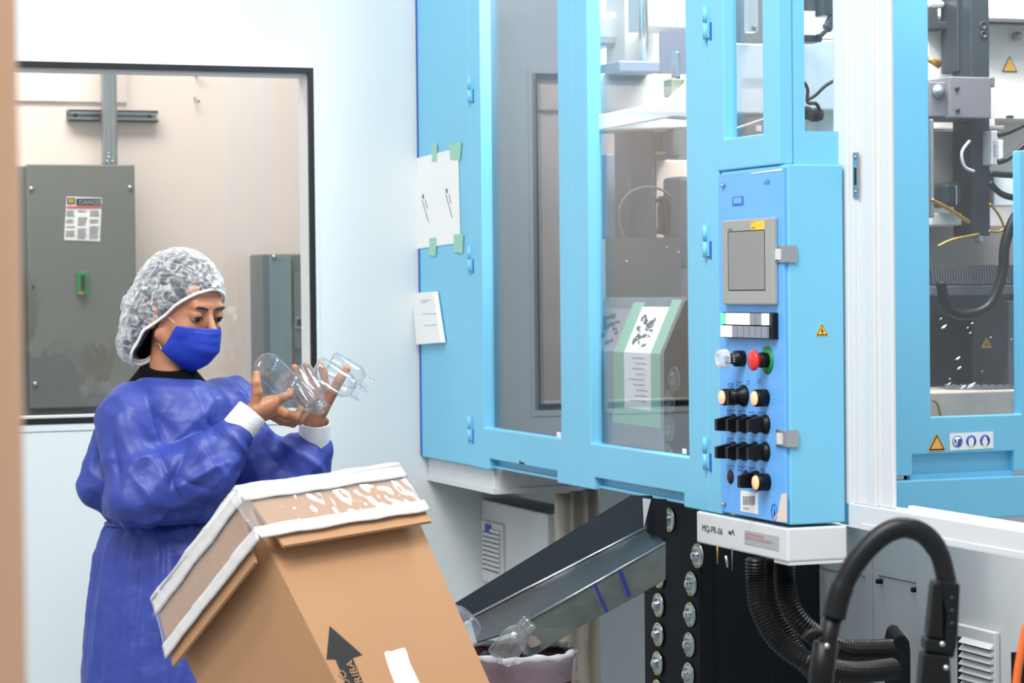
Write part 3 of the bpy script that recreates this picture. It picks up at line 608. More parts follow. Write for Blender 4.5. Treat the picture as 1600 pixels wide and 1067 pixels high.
MB().tube(spline([onY(x, y, 5.1) for x, y in ((1030, 310), (1038, 310), (1042, 322), (1042, 366))], 6), .005, 8).build('cable', 'plastic', mu)
bi(1040, 312, 1062, 367, 5.2, .06, 'blackm', 'motor', .015)
gp = bi(952, 371, 1064, 560, 5.12, .02, 'dgrey', 'grey_plate', 0)
for (x, y) in ((1041, 387), (979, 409), (1060, 395)): MB().lathe(onY(x, y, 5.12), (0, -1, 0), [(0, .004), (.004, .003)], 8).build('screw', 'zinc', gp)
# small window contents
bi(1148, 68, 1215, 178, 4.72, .12, 'white', 'block_cover', .004); bi(1140, -80, 1225, 70, 4.95, .1, 'dgrey', 'upper_plate'); bi(1171, -80, 1185, 50, 4.7, .03, 'silver', 'slotted_bar')
bi(1140, 178, 1225, 235, 4.85, .1, taupe, 'lower_plate')
MB().lathe(onY(1178, 43, 4.7), (0, -1, 0), [(0, .006), (.002, .006)], 12).build('bar_hole', 'dgrey', mu)
MB().tube(spline([onY(x, y, 4.7) for x, y in ((1140, 204), (1165, 196), (1200, 184))], 5), .003, 6).build('cable', 'silver', mu)
bi(1182, 196, 1190, 205, 4.84, .005, 'paper', 'sticker', 0)
# corner window contents
bi(1235, -80, 1330, 20, 4.9, .1, dk, 'corner_block'); bi(1245, 18, 1330, 60, 4.88, .15, 'offwhite', 'corner_casting'); bi(1245, 62, 1330, 172, 4.84, .2, 'white', 'corner_casting')
bi(1254, 54, 1286, 65, 4.76, .05, dk, 'arm'); MB().tube(spline([onY(x, y, 4.75) for x, y in ((1278, 58), (1290, 47), (1297, 36), (1301, 22), (1298, -10))], 5), [.007]*6+[.012]*8+[.010]*7, 10).build('bent_arm', dk, mu)
bi(1289, -60, 1306, 24, 4.74, .05, dk, 'arm')
MB().tube(spline([onY(x, y, 4.75) for x, y in ((1262, 156), (1275, 148), (1290, 134), (1310, 122))], 5), .004, 8).build('cable', 'plastic', mu)
MB().tube(spline([onY(x, y, 4.75) for x, y in ((1256, 128), (1262, 140), (1262, 160), (1275, 162), (1282, 175))], 5), .004, 8).build('cable', 'plastic', mu)
bi(1255, 165, 1272, 186, 4.76, .05, 'blackm', 'motor', .01); bi(1270, 168, 1291, 189, 4.78, .04, 'blackm', 'motor', .012); bi(1250, 172, 1330, 240, 4.9, .1, 'offwhite', 'corner_base')
# bent clear sheet with the drawings
ds_ = empty('drawing_sheet', (2.1, 4.85, 1.2), 'bent clear sheet with taped drawings behind the wider glazed door', 'clear cover')
Xb = 2.108; Ya = onX(1037, 600, Xb).y; Yz = 5.12
zlo = onX(1037, 708, Xb).z; zbe = onX(1037, 553, Xb).z; zup = onX(1075, 465, Xb+.05).z
def SH(u, v, off=0):   # u 0 (near) .. 1 (far) ; v 0..1 upright part, 1..2 leaning part
    y = Ya+(Yz-Ya)*u
    if v <= 1: return Vector((Xb-off, y, zlo+(zbe-zlo)*v))
    k = v-1; n = Vector((-(zup-zbe), 0, .055)).normalized(); return Vector((Xb+.055*k, y, zbe+(zup-zbe)*k))+n*off
def shp(u0, u1, v0, v1, off, th, m, name, par=ds_, skew=0):
    mb = MB()
    for a, b in ((v0, min(v1, 1)), (max(v0, 1), v1)):
        if b <= a: continue
        s = lambda v: skew*(v-v0)
        mb.hexa([SH(u0+s(a), a, off), SH(u1+s(a), a, off), SH(u1+s(a), a, off+th), SH(u0+s(a), a, off+th), SH(u0+s(b), b, off), SH(u1+s(b), b, off), SH(u1+s(b), b, off+th), SH(u0+s(b), b, off+th)])
    return mb.build(name, m, par)
shp(0, 1, 0, 2, 0, .003, thin_glass('smoked_sheet', (.8, .82, .84), milk=.28, milkcol=(.42, .44, .47)), 'clear_sheet')
pgr = mat('grey_print', (150, 150, 156), .7, var=.1)
tg2 = mat('pale_green_film', (140, 190, 165), .5, var=.1)
shp(.02, .60, .25, .42, .0035, .0004, tg2, 'tape'); shp(.02, .13, .42, 1.95, .0035, .0004, tg2, 'tape'); shp(.44, .58, .42, 1.9, .0035, .0004, tg2, 'tape')
shp(.13, .45, .42, 1.82, .0035, .0006, 'paper', 'drawing'); shp(.58, .96, .35, 1.78, .0035, .0006, pgr, 'drawing')
m = MB(); rr = random.Random(5)
for k in range(26):
    u = rr.uniform(.2, .38); v = rr.uniform(1.12, 1.62); w = rr.uniform(.01, .05); h = rr.uniform(.02, .09); a = rr.uniform(-.05, .05)
    m.hexa([SH(u, v, .0045), SH(u+w, v+a, .0045), SH(u+w, v+a, .0048), SH(u, v, .0048), SH(u, v+h, .0045), SH(u+w, v+h+a, .0045), SH(u+w, v+h+a, .0048), SH(u, v+h, .0048)])
for k in range(30):
    u = rr.uniform(.62, .92); v = rr.uniform(1.1, 1.6); w = rr.uniform(.02, .07); h = rr.uniform(.03, .12)
    m.hexa([SH(u, v, .0045), SH(u+w, v, .0045), SH(u+w, v, .0048), SH(u, v, .0048), SH(u, v+h, .0045), SH(u+w, v+h, .0045), SH(u+w, v+h, .0048), SH(u, v+h, .0048)])
m.build('line_drawing', 'dgrey', ds_)
m = MB()
for k in range(9):
    v = .5+k*.055; u = rr.uniform(.16, .2); w = rr.uniform(.1, .2)
    m.hexa([SH(u, v, .0045), SH(u+w, v, .0045), SH(u+w, v, .0048), SH(u, v, .0048), SH(u, v+.012, .0045), SH(u+w, v+.012, .0045), SH(u+w, v+.012, .0048), SH(u, v+.012, .0048)])
m.build('pencil_lines', 'silver', ds_)
# ================================================================ BLACK BOLTED PLATES AND UNDERFRAME
XK = 2.205
bp = empty('bolted_plate', (XK, 4.85, 0), 'black steel plates with rows of zinc bolts and washers under the machine', 'steel plate')
ka, kb_, kc = onX(1006, 900, XK).y, onX(1041, 900, XK).y, onX(1094, 900, XK).y
kz = onX(1020, 868, XK).z; kt = onX(1060, 470, XK).z
MB().box((XK, kb_, 0), (XK+.03, ka, kz)).build('low_plate', 'blackm', bp, bevel=.002)
MB().box((XK-.002, kc, 0), (XK+.03, kb_-.0005, kt)).build('tall_plate', 'blackm', bp, bevel=.002)
MB().box((XK+.031, 4.72, 0), (2.5, 4.76, 1.09)).build('dark_void_box', 'blackm', bp)  # black box standing in for the dark void under the machine
def bolt(x, y, ow=1):
    o = onX(x, y, XK-.003); w = MB().lathe(o, (-1, 0, 0), [(0, .0274), (.003, .0274), (.005, .025)], 28).build('washer', 'zinc', bp)
    MB().lathe(o, (-1, 0, 0), [(.005, .0145), (.007, .0145), (.009, .011), (.013, .0105), (.016, .007), (.017, 0)], 20).build('bolt_head', 'steel', w)
    m = MB()
    for s in (1, -1): m.box(o+Vector((-.0065, -.006, s*.0225-.0025)), o+Vector((-.003, .006, s*.0225+.0025)))
    m.build('paint_mark', 'yellowp', w)
for (x, y) in ((1031, 900), (1030, 945), (1029.5, 991), (1028.5, 1036), (1028, 1080), (1081, 912), (1079.5, 960), (1078, 1007), (1077, 1054), (1047, 812), (1091, 868), (1055, 592), (1047.5, 628), (1047, 670), (1044.5, 712)): bolt(x, y)
uf = empty('underframe', (2.4, 4.5, 0), 'grey-white base panels beneath the control cabinet', 'machine base')
lg = mat('grey_white_panel', (196, 198, 198), .5, var=.04)
XU = 2.52
ybp = onX(1440, 950, XU).y
MB().box((XU, ybp+.002, 0), (XU+.03, 5.3, 1.03)).build('base_panel', lg, uf)
MB().box((XU-.012, 3.0, 0), (XU+.03, ybp, 1.03)).build('base_panel', lg, uf)
MB().box((XU-.001, ybp+.2, 0), (XU, ybp+.2015, 1.02)).build('panel_seam', 'hmi', uf)
MB().tube([onX(1247, 876, XU-.002), onX(1300, 892, XU-.002), onX(1345, 898, XU-.002), onX(1352, 903, XU-.002)], .0012, 5).tube([onX(1373, 899, XU-.002), onX(1437, 912, XU-.002)], .0012, 5).build('panel_seam', 'dgrey', uf)
for (x, y) in ((1263, 885), (1378, 908), (1433, 921)): MB().lathe(onX(x, y, XU), (-1, 0, 0), [(0, .0055), (.012, .0055), (.014, .003)], 10).build('screw', 'blackm', uf)
vt = MB().box(*pxX(1492, 981, 1554, 1120, XU-.026, .013)).build('vent_frame', lg, uf, bevel=.003)
for k in range(8):
    a, b = pxX(1497, 1001+k*11.5, 1546, 1009+k*11.5, XU-.036, .01); MB().hexa([(a[0], a[1], a[2]), (b[0]+.002, a[1], a[2]), (b[0]+.002, b[1], a[2]), (a[0], b[1], a[2]), (b[0], a[1], b[2]), (b[0]+.002, a[1], b[2]), (b[0]+.002, b[1], b[2]), (b[0], b[1], b[2])]).build('louvre', lg, vt)
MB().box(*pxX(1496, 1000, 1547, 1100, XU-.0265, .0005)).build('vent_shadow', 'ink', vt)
MB().box(*pxX(1580, 1022, 1605, 1090, XU-.03, .02)).build('black_socket', 'plastic', uf)
# white shelf box and wall cabinet
def bx3(x0, x1, y0, y1, z0, z1): return MB().box((x0, y0, z0), (x1, y1, z1))
sx = empty('wall_shelf_box', (2.15, 5.9, 1.0), 'white box shelf under the far left end of the blue enclosure', 'shelf')
ysb = onX(772, 750, 2.085).y; zsb = (onX(670, 750, 2.085).z+onX(776, 773, 2.085).z)/2
bx3(2.085, 2.30, ysb, YW-.003, zsb, ZB-.003).build('box_body', 'white', sx, bevel=.003)
bx3(2.082, 2.30, ysb-.003, YW-.003, zsb, zsb+.014).build('bottom_lip', 'white', sx)
vc = empty('vent_cabinet', (2.25, 5.9, 0), 'white floor-standing cabinet with a louvred vent behind the steel chute', 'cabinet')
XV = 2.235; yv = onX(856, 860, XV).y; zv = (onX(746, 780, XV).z+onX(850, 800, XV).z)/2
bx3(XV, XV+.12, yv, YW-.003, .0, zv).build('body', lg, vc, bevel=.004)
vf = MB().box(*pxX(752, 816, 785, 912, XV-.008, .009)).build('vent_frame', lg, vc, bevel=.003)
for k in range(9):
    y = 832+k*7.3; a, b = pxX(755, y-5, 779, y, XV-.014, .007); MB().box(a, b).build('louvre', lg, vf, bevel=.001)
    if k < 9: MB().box(*pxX(754, y+.2, 779, y+1.9, XV-.0085, .0005)).build('louvre_gap', 'ink', vf)
MB().prism(polyX([(758, 819), (761, 817), (763, 820), (763, 832), (758, 831)], XV-.016), (-.001, 0, 0)).build('blue_tag', 'blueink', vf)
bx3(XV+.03, XV+.04, yv-.001, yv+.0, .4, zv-.03).build('door_gap', 'ink', vc)
# wrapped hoses hanging down
for i, (x, r) in enumerate(((880, .019), (903, .021), (926, .019))):
    o = onY(x, 900, 5.46+.045*i); e = empty('wrapped_hose', (o.x, o.y, 0), ('leftmost', 'middle', 'rightmost')[i]+' of three film-wrapped hoses hanging behind the steel chute', 'hose', 'film-wrapped hoses behind the chute')
    pts = [(o.x+.003*math.sin(k*.7+i), o.y+.003*math.cos(k*.9), k*.05) for k in range(22)]
    MB().tube(pts, [r*(1+.08*math.sin(k*1.9+i)) for k in range(22)], 14).build('hose', 'wrap', e)
    MB().tube([(p[0], p[1], p[2]) for p in pts], [r*1.12+.002*math.sin(k*2.3+i) for k in range(22)], 9, caps=False).build('film_wrap', 'film', e)
# corrugated black hoses
def corr(pts, r, label, n=7):
    p = spline(pts, n); L = [0]
    for a, b in zip(p, p[1:]): L.append(L[-1]+(b-a).length)
    st = .0034; N_ = int(L[-1]/st); q = []; k = 0
    for i in range(N_+1):
        d = i*st
        while k < len(L)-2 and L[k+1] < d: k += 1
        q.append(p[k].lerp(p[k+1], (d-L[k])/max(1e-6, L[k+1]-L[k])))
    o = MB().tube(q, [r*(1.0 if i % 2 else .87) for i in range(len(q))], 16, smooth=False).build('corrugated_hose', 'plastic')
    tag(o, label, 'hose', 'black corrugated hoses under the control cabinet'); return o
corr([P(1181, 872, 4.62), P(1182, 905, 4.62), P(1188, 950, 4.6), P(1215, 1000, 4.58), P(1265, 1035, 4.56), P(1330, 1050, 4.6), P(1395, 1045, 4.68)], .0215, 'outer black corrugated hose sweeping furthest left from under the control cabinet')
corr([P(1226, 878, 4.7), P(1226, 910, 4.7), P(1238, 955, 4.68), P(1270, 990, 4.68), P(1320, 1015, 4.7), P(1395, 1015, 4.76)], .022, 'inner black corrugated hose, upper one curving into the black inlet')
corr([P(1203, 872, 4.8), P(1205, 900, 4.8), P(1215, 960, 4.78), P(1245, 1020, 4.76), P(1310, 1075, 4.74), P(1395, 1085, 4.74)], .022, 'lowest black corrugated hose passing behind the other two')
hi = MB().prism([P(x, y, 4.74) for x, y in ((1395, 1012), (1398, 998), (1405, 991), (1414, 993), (1421, 1002), (1423, 1020), (1423, 1120), (1395, 1120))], (P(1000, 500, 4.9)-P(1000, 500, 4.74))).build('hose_inlet', 'blackm', bevel=.004)
tag(hi, 'black rounded inlet housing swallowing the corrugated hoses', 'housing')
MB().tube([P(1163, 868, 4.7), P(1169, 888, 4.7), P(1215, 1110, 4.7)], .0022, 6).build('thin_lever', 'blackm', bp); MB().tube([P(1134, 868, 4.66), P(1137, 886, 4.66)], .003, 6).build('lever_tip', 'steel', bp)
MB().tube([P(1121, 852, 4.68), P(1121, 882, 4.68)], .0018, 6).build('brass_rod', 'brass', bp); MB().tube([P(1144, 856, 4.68), P(1144, 892, 4.68)], .0015, 6).build('thin_rod', 'dgrey', bp)
oc = MB().tube(spline([P(1604, 975, 3.6), P(1597, 1010, 3.6), P(1590, 1050, 3.6), P(1584, 1110, 3.6)], 5), .006, 10).build('orange_cable', 'orange'); tag(oc, 'orange cable hanging at the right edge of the picture', 'cable')
# ================================================================ STEEL CHUTE
ch = empty('steel_chute', (2.0, 4.8, .9), 'steel discharge chute sloping down from the machine to the maroon bin', 'chute')
def plate(pts, th, m, name, par=ch, label=None):
    n = (pts[1]-pts[0]).cross(pts[2]-pts[0]).normalized()
    if n.dot(CAM-pts[0]) < 0: n = -n
    return MB().prism(pts, -n*th).build(name, m, par, label)
FT0, FT1 = P(803, 985, 4.72), P(1040, 848, 4.76); FB0, FB1 = P(818, 1030, 4.72), P(1014, 921, 4.76)
RG0, RG1 = P(735, 966, 4.98), P(1012, 824, 5.04); BT0, BT1 = P(690, 955, 5.02), P(985, 774, 5.08)
fl0 = P(745, 1003, 4.75)
nB = (RG1-RG0).cross(BT0-RG0).normalized()
plate([onPlane(690, 955, RG0, nB), onPlane(985, 774, RG0, nB), onPlane(1040, 774, RG0, nB), onPlane(1040, 812, RG0, nB), RG1, RG0, onPlane(700, 985, RG0, nB)], .0025, 'chute', 'back_side'); plate([RG0, RG1, FT1, FT0, fl0], .0025, 'chute', 'chute_floor')
# rounded nose of the near side
plate([P(803, 985, 4.72), P(806, 979, 4.72), FT1, P(1040, 905, 4.76), FB1, P(900, 983, 4.74), P(845, 1020, 4.73), P(824, 1031, 4.72), P(818, 1028, 4.72)], .003, 'chuteout', 'near_side', ch, 'stained near side of the chute')
MB().tube([P(806, 980, 4.717), FT1], .0022, 6).build('rolled_edge', 'steel', ch); MB().tube([RG0+Vector((0, -.004, .002)), RG1+Vector((0, -.004, .002))], .0035, 6).build('fold_line', 'steel', ch)
plate([P(x, y, 4.715+(x-930)*.00017) for x, y in ((965, 892), (971, 888), (987, 930), (981, 934))], .0006, 'tapeblue', 'blue_tape'); plate([P(x, y, 4.714+(x-930)*.00017) for x, y in ((927, 913), (931, 911), (951, 956), (946, 958))], .0006, 'tapeblue', 'blue_tape')
rustm = mat('bare_rust_patch', (150, 135, 130), .5, .3, var=.3)
plate([P(x, y, 4.714) for x, y in ((822, 1000), (830, 992), (838, 995), (846, 1004), (838, 1010), (828, 1012))], .0005, rustm, 'scraped_patch'); plate([P(x, y, 4.714) for x, y in ((811, 1008), (820, 1012), (826, 1024), (818, 1022))], .0005, rustm, 'scraped_patch')
plate([P(1004, 778, 4.9), P(1017, 780, 4.9), P(1006, 824, 4.9)], .001, 'silver', 'torn_flap')
plate([P(1012, 778, 4.93), P(1042, 780, 4.93), P(1042, 850, 4.93), P(1010, 832, 4.93)], .002, 'blackm', 'end_plate')
# ================================================================ MAROON BIN
bc = P(803, 1020, 4.80); bn = empty('maroon_bin', (bc.x, bc.y, 0), 'maroon plastic bin with clear film over its rim below the chute', 'bin')
ax = (Rv*-.10+Vector((0, 0, 1))).normalized(); o = bc-Vector((0, 0, bc.z))
zz = bc.z
MB().lathe(bc-Vector((0, 0, zz)), (0, 0, 1), [(.0, 0), (.0, .085), (.004, .09), (zz-.03, .115), (zz-.015, .118), (zz-.005, .124), (zz, .122), (zz-.004, .116), (zz-.02, .112), (.02, .085), (.02, 0)], 40).build('bin_body', 'maroon', bn)
k = 44; vs_ = []; fs_ = []
for j, (dz, rad) in enumerate(((.001, .1165), (.004, .121), (.002, .127), (-.015, .1275), (-.035, .126), (-.052, .125))):
    for i in range(k):
        q = 2*PI*i/k; w_ = .003*math.sin(q*9+j)*(j > 2)+.002*math.sin(q*17); vs_.append(bc+Vector((math.cos(q)*(rad+abs(w_)), math.sin(q)*(rad+abs(w_)), dz+.006*math.sin(q*5)*(j == 5))))
for j in range(5):
    for i in range(k): fs_.append((j*k+i, j*k+(i+1) % k, (j+1)*k+(i+1) % k, (j+1)*k+i))
MB().add(vs_, fs_, True).build('film_liner', thin_glass('bin_film', (.93, .93, .94), rough=.08, milk=.13, milkcol=(.85, .78, .86), bump=.8, bscale=30), bn)
MB().tube([bc+Vector((math.cos(q)*.121, math.sin(q)*.121, .004+.002*math.sin(q*7))) for q in [2*PI*i/60 for i in range(61)]], [.006+.002*math.sin(i*1.7) for i in range(61)], 8).build('film_roll', thin_glass('rolled_film', (.95, .95, .96), rough=.15, milk=.55, milkcol=(.86, .84, .88), bump=.6, bscale=40), bn)
# ================================================================ BLACK LOOP HANDLE
hd = empty('loop_handle', P(1380, 1300, 3.3), 'black padded loop handle of a cart in the right foreground', 'handle')
D = 3.3
grip = spline([P(x, y, D) for x, y in ((1303, 965), (1313, 925), (1333, 885), (1362, 850), (1392, 829), (1420, 825), (1448, 838), (1468, 866), (1478, 902), (1482, 925))], 6)
MB().tube(grip, [.0165]*8+[.015]*20+[.0145]*13+[.0135]*(len(grip)-41), 18, updir=Fw, flat=1.0).build('grip', mat('grip_foam', (13, 15, 18), .42, spec=.35, var=.15), hd, 'padded black grip')
MB().tube([P(1284, 1120, D), P(1292, 1010, D), P(1303, 960, D)], .0125, 12).build('tube', 'plastic', hd)
MB().tube([P(1280, 1130, D), P(1284, 1050, D), P(1291, 1004, D)], .0172, 12).build('socket', 'plastic', hd, bevel=0)
def flatbar(pts, w, name): return MB().prism([P(x, y, D-w/2) for x, y in pts], Fw*w).build(name, 'plastic', hd, bevel=.004)
flatbar([(1466, 905), (1501, 912), (1497, 1000), (1491, 1030), (1474, 1024), (1478, 960)], .035, 'bracket')
flatbar([(1459, 910), (1474, 905), (1475, 1000), (1450, 996)], .038, 'bracket')
flatbar([(1447, 996), (1478, 1002), (1490, 1010), (1488, 1024), (1446, 1018)], .042, 'joint'); flatbar([(1443, 1020), (1485, 1024), (1490, 1120), (1434, 1120)], .04, 'lower_socket')
for (x, y) in ((1292, 1009), (1472, 1006), (1478, 1043)): MB().lathe(P(x, y, D-.021), -Fw, [(0, .0042), (.003, .0035), (.004, 0)], 12).build('rivet', 'steel', hd)
for y in (935, 955, 975): MB().lathe(P(1488, y, D-.018), -Fw, [(0, .004), (.0012, .004)], 10).build('hole', 'ink', hd)
MB().tube(spline([P(1256, 1000, D), P(1262, 991, D), P(1272, 987, D), P(1283, 990, D)], 4), .0045, 8).build('cable_hook', 'plastic', hd)
flatbar([(1482, 1006), (1497, 1004), (1494, 1018), (1482, 1018)], .01, 'clip')
# cart under the handle, outside the frame
cb = P(1385, 1067, D)
MB().box((cb.x-.12, cb.y-.1, .06), (cb.x+.12, cb.y+.1, .5)).build('cart_body', 'plastic', hd, bevel=.02)
MB().tube([P(1284, 1115, D), (cb.x-.08, cb.y, .48)], .013, 10).tube([P(1460, 1115, D), (cb.x+.08, cb.y-.03, .48)], .014, 10).build('handle_rod', 'plastic', hd)
for dx in (-.09, .09):
    for dy in (-.08, .08): MB().lathe((cb.x+dx-.01, cb.y+dy, .03), (1, 0, 0), [(0, .03), (.02, .03)], 16).build('wheel', 'black', hd)
# ================================================================ CARTON
DB = 4.2
def cv(a): return (Rv*a[0]-Uv*a[1]+Fw*a[2]).normalized()
er, el = cv((.731, -.076, .677)), cv((-.503, .610, .612)); el = (el-er*el.dot(er)).normalized(); eu = er.cross(el); eu = eu if eu.z > 0 else -eu
BO = P(376, 772, DB)
def BX(a, b, c):
    a = a*(1-.3*max(c, 0)) if a > 0 else a
    return BO+er*a+el*b-eu*c      # a along the right rim, b along the left rim, c down the sides
WR, WL, HB = .356, .345, .50
cx = empty('cardboard_carton', BX(.18, .18, .5), 'large brown cardboard carton tilted away, its mouth lined with plastic film', 'box')
t = .005
def bb(a0, a1, b0, b1, c0, c1, m, name, par=cx, label=None): return MB().hexa([BX(a0, b0, c0), BX(a1, b0, c0), BX(a1, b1, c0), BX(a0, b1, c0), BX(a0, b0, c1), BX(a1, b0, c1), BX(a1, b1, c1), BX(a0, b1, c1)]).build(name, m, par, label)
fR = bb(0, WR, 0, t, 0, HB, 'card', 'side_panel'); bb(0, t, t, WL, 0, HB, 'card', 'side_panel'); bb(t, WR, WL-t, WL, 0, HB, 'card', 'side_panel'); bb(WR-t, WR, t, WL-t, 0, HB, 'card', 'side_panel'); bb(t, WR-t, t, WL-t, HB-t, HB, 'card', 'bottom_panel')
FL, FO = .135, .030
def flap(a0, a1, right):
    g = lambda s, o, c: BX(s, -o, c) if right else BX(-o, s, c)
    return MB().hexa([g(a0, .0005, .001), g(a1, .0005, .001), g(a1, .0055, -.001), g(a0, .0055, -.001), g(a0, FO, FL), g(a1, FO, FL), g(a1, FO+.005, FL-.002), g(a0, FO+.005, FL-.002)])
flap(.004, WR-.003, True).build('flap', 'card', cx, 'folded-down flap'); flap(.006, WL-.003, False).build('flap', 'card', cx, 'folded-down flap')
def rib(name, m, s0, s1, c0, c1, off, th, nn=40, nc=4, amp=.0015, right=True, seed=0, both=False):
    # wavy strip lying over a flap; c0..c1 down the flap
    g = lambda s, o, c: (BX(s, -o, c) if right else BX(-o, s, c))
    vs_ = []; fs_ = []
    for k in range(2):
        for i in range(nn+1):
            for j in range(nc+1):
                s = s0+(s1-s0)*i/nn; c = c0+(c1-c0)*j/nc
                c += .004*noise.noise(Vector((s*14, j*.2, seed+9)))*(1 if j in (0, nc) else .5)
                base = (FO*c/FL if c > 0 else 0)+.006
                wv = amp*(noise.noise(Vector((s*30, c*25, seed)))+.6*noise.noise(Vector((s*80, c*60, seed+3))))
                vs_.append(g(s, base+off+abs(wv)*1.5+(th if k else 0), c))
    M_ = (nn+1)*(nc+1)
    for i in range(nn):
        for j in range(nc):
            a = i*(nc+1)+j; q = (a, a+1, a+nc+2, a+nc+1); fs_ += [q, tuple(M_+x for x in q[::-1])]
    for i in range(nn):
        for j in (0, nc): a = i*(nc+1)+j; b = a+nc+1; fs_.append((a, b, M_+b, M_+a))
    for i in (0, nn):
        for j in range(nc): a = i*(nc+1)+j; b = a+1; fs_.append((a, b, M_+b, M_+a))
    return MB().add(vs_, fs_, True).build(name, m, cx)
for right, s1, sd in ((True, WR+.004, 1), (False, WL+.004, 5)):
    rib('film_liner', 'film', -.036, s1, .005, .106, .002, .0008, 70, 14, .0016, right, sd)
    rib('rim_hem', 'foam', -.012, s1, -.012, .024, .003, .002, 50, 5, .0013, right, sd+1)
    rib('lower_hem', 'foam', -.034, s1, .086, .112, .005, .002, 50, 4, .0013, right, sd+2)
MB().tube([BX(-.004, -.004, -.004), BX(WR+.002, -.004, -.006)], .0085, 10).build('rolled_rim', 'foam', cx); MB().tube([BX(-.004, -.004, -.004), BX(-.004, WL+.002, -.006)], .0085, 10).build('rolled_rim', 'foam', cx)
# print on the right face
nR = -el
def face(x, y, k=0): return onPlane(x, y, BO+nR*k, nR)
ar = MB().prism([face(x, y, .0004) for x, y in ((515, 978), (566, 1023), (551, 1028), (575, 1085), (549, 1090), (524, 1030), (510, 1030))], nR*.0004).build('printed_arrow', 'ink', cx, 'black printed up arrow')
au = (face(515, 978)-face(558, 1067)).normalized(); ar_ = au.cross(nR).normalized()
ar_ = ar_ if ar_.dot(Rv) > 0 else -ar_
kraft = MT['card']
text('LADO', face(559, 1092, .0012), au, -ar_, .0215, kraft, 'lettering', ar, squeeze=1.0); text('ARRIBA', face(577, 1088, .0012), au, -ar_, .0215, kraft, 'lettering', ar, squeeze=1.0)
wt = MB().prism([face(x, y, .0004) for x, y in ((600, 1020), (604, 1017), (612, 1018), (622, 1014), (632, 1012), (636, 1020), (640, 1035), (652, 1060), (672, 1100), (630, 1100), (614, 1062), (606, 1040))], nR*.0006).build('white_tape', mat('white_tape', (236, 222, 206), .35, var=.06, scale=40), cx)
# stand that carries the carton (outside the frame)
zb = min(BX(a, b, HB).z for a in (0, WR) for b in (0, WL)); ctr = BX(WR/2, WL/2, HB)
st = empty('carton_stand', (ctr.x, ctr.y, 0), 'low steel stand below the tilted brown carton, mostly out of view', 'stand')
m = MB()
for a in (.03, WR-.03):
    for b in (.03, WL-.03):
        p = BX(a, b, HB+.012); m.box((p.x-.012, p.y-.012, 0), (p.x+.012, p.y+.012, p.z))
m.build('legs', 'galv', st)
MB().hexa([BX(-.01, -.01, HB+.001), BX(WR+.01, -.01, HB+.001), BX(WR+.01, WL+.01, HB+.001), BX(-.01, WL+.01, HB+.001), BX(-.01, -.01, HB+.012), BX(WR+.01, -.01, HB+.012), BX(WR+.01, WL+.01, HB+.012), BX(-.01, WL+.01, HB+.012)]).build('tilted_tray', 'galv', st)
# ================================================================ BOTTLES
def bottle(base, neck, r, label, group='clear plastic bottles', L=None):
    base = Vector(base); d = (Vector(neck)-base); L = L or d.length; d.normalize()
    e = empty('clear_bottle', base, label, 'bottle', group)
    nl = .023; rn = .0158; b = L-nl
    pr = [(.004, 0), (.006, r*.35), (.003, r*.6), (0, r*.82), (.002, r*.95), (.006, r), (b-.022, r), (b-.012, r*.93), (b-.005, r*.75), (b, rn*1.08), (b+.002, rn*.94)]
    MB().lathe(base, d, pr, 40).build('body', 'pet', e)
    n_ = [(b+.002, rn*.94), (b+.004, rn*.94), (b+.005, rn*1.12), (b+.007, rn*1.12), (b+.008, rn*.94), (b+.010, rn*.94), (b+.011, rn*1.08), (b+.0125, rn*1.08), (b+.0135, rn*.94), (b+.0155, rn*.94), (b+.0165, rn*1.06), (b+.018, rn*1.06), (b+nl, rn*.97)]
    q = MB(); q.lathe(base, d, n_, 28); q.f = q.f[:-2]; q.sm = q.sm[:-2]
    q.build('threaded_neck', 'pet', e)
    return e
bottle(P(736, 986, 4.66), P(700, 950, 4.74), .0245, 'clear bottle at the lower end of the chute, its round base turned to the camera')
bottle(P(778, 1030, 4.67), P(829, 970, 4.67), .027, 'clear bottle leaning out of the maroon bin against the near side of the chute')
bottle(P(762, 1034, 4.76), P(805, 1040, 4.86), .024, 'clear bottle lying low inside the film of the maroon bin')
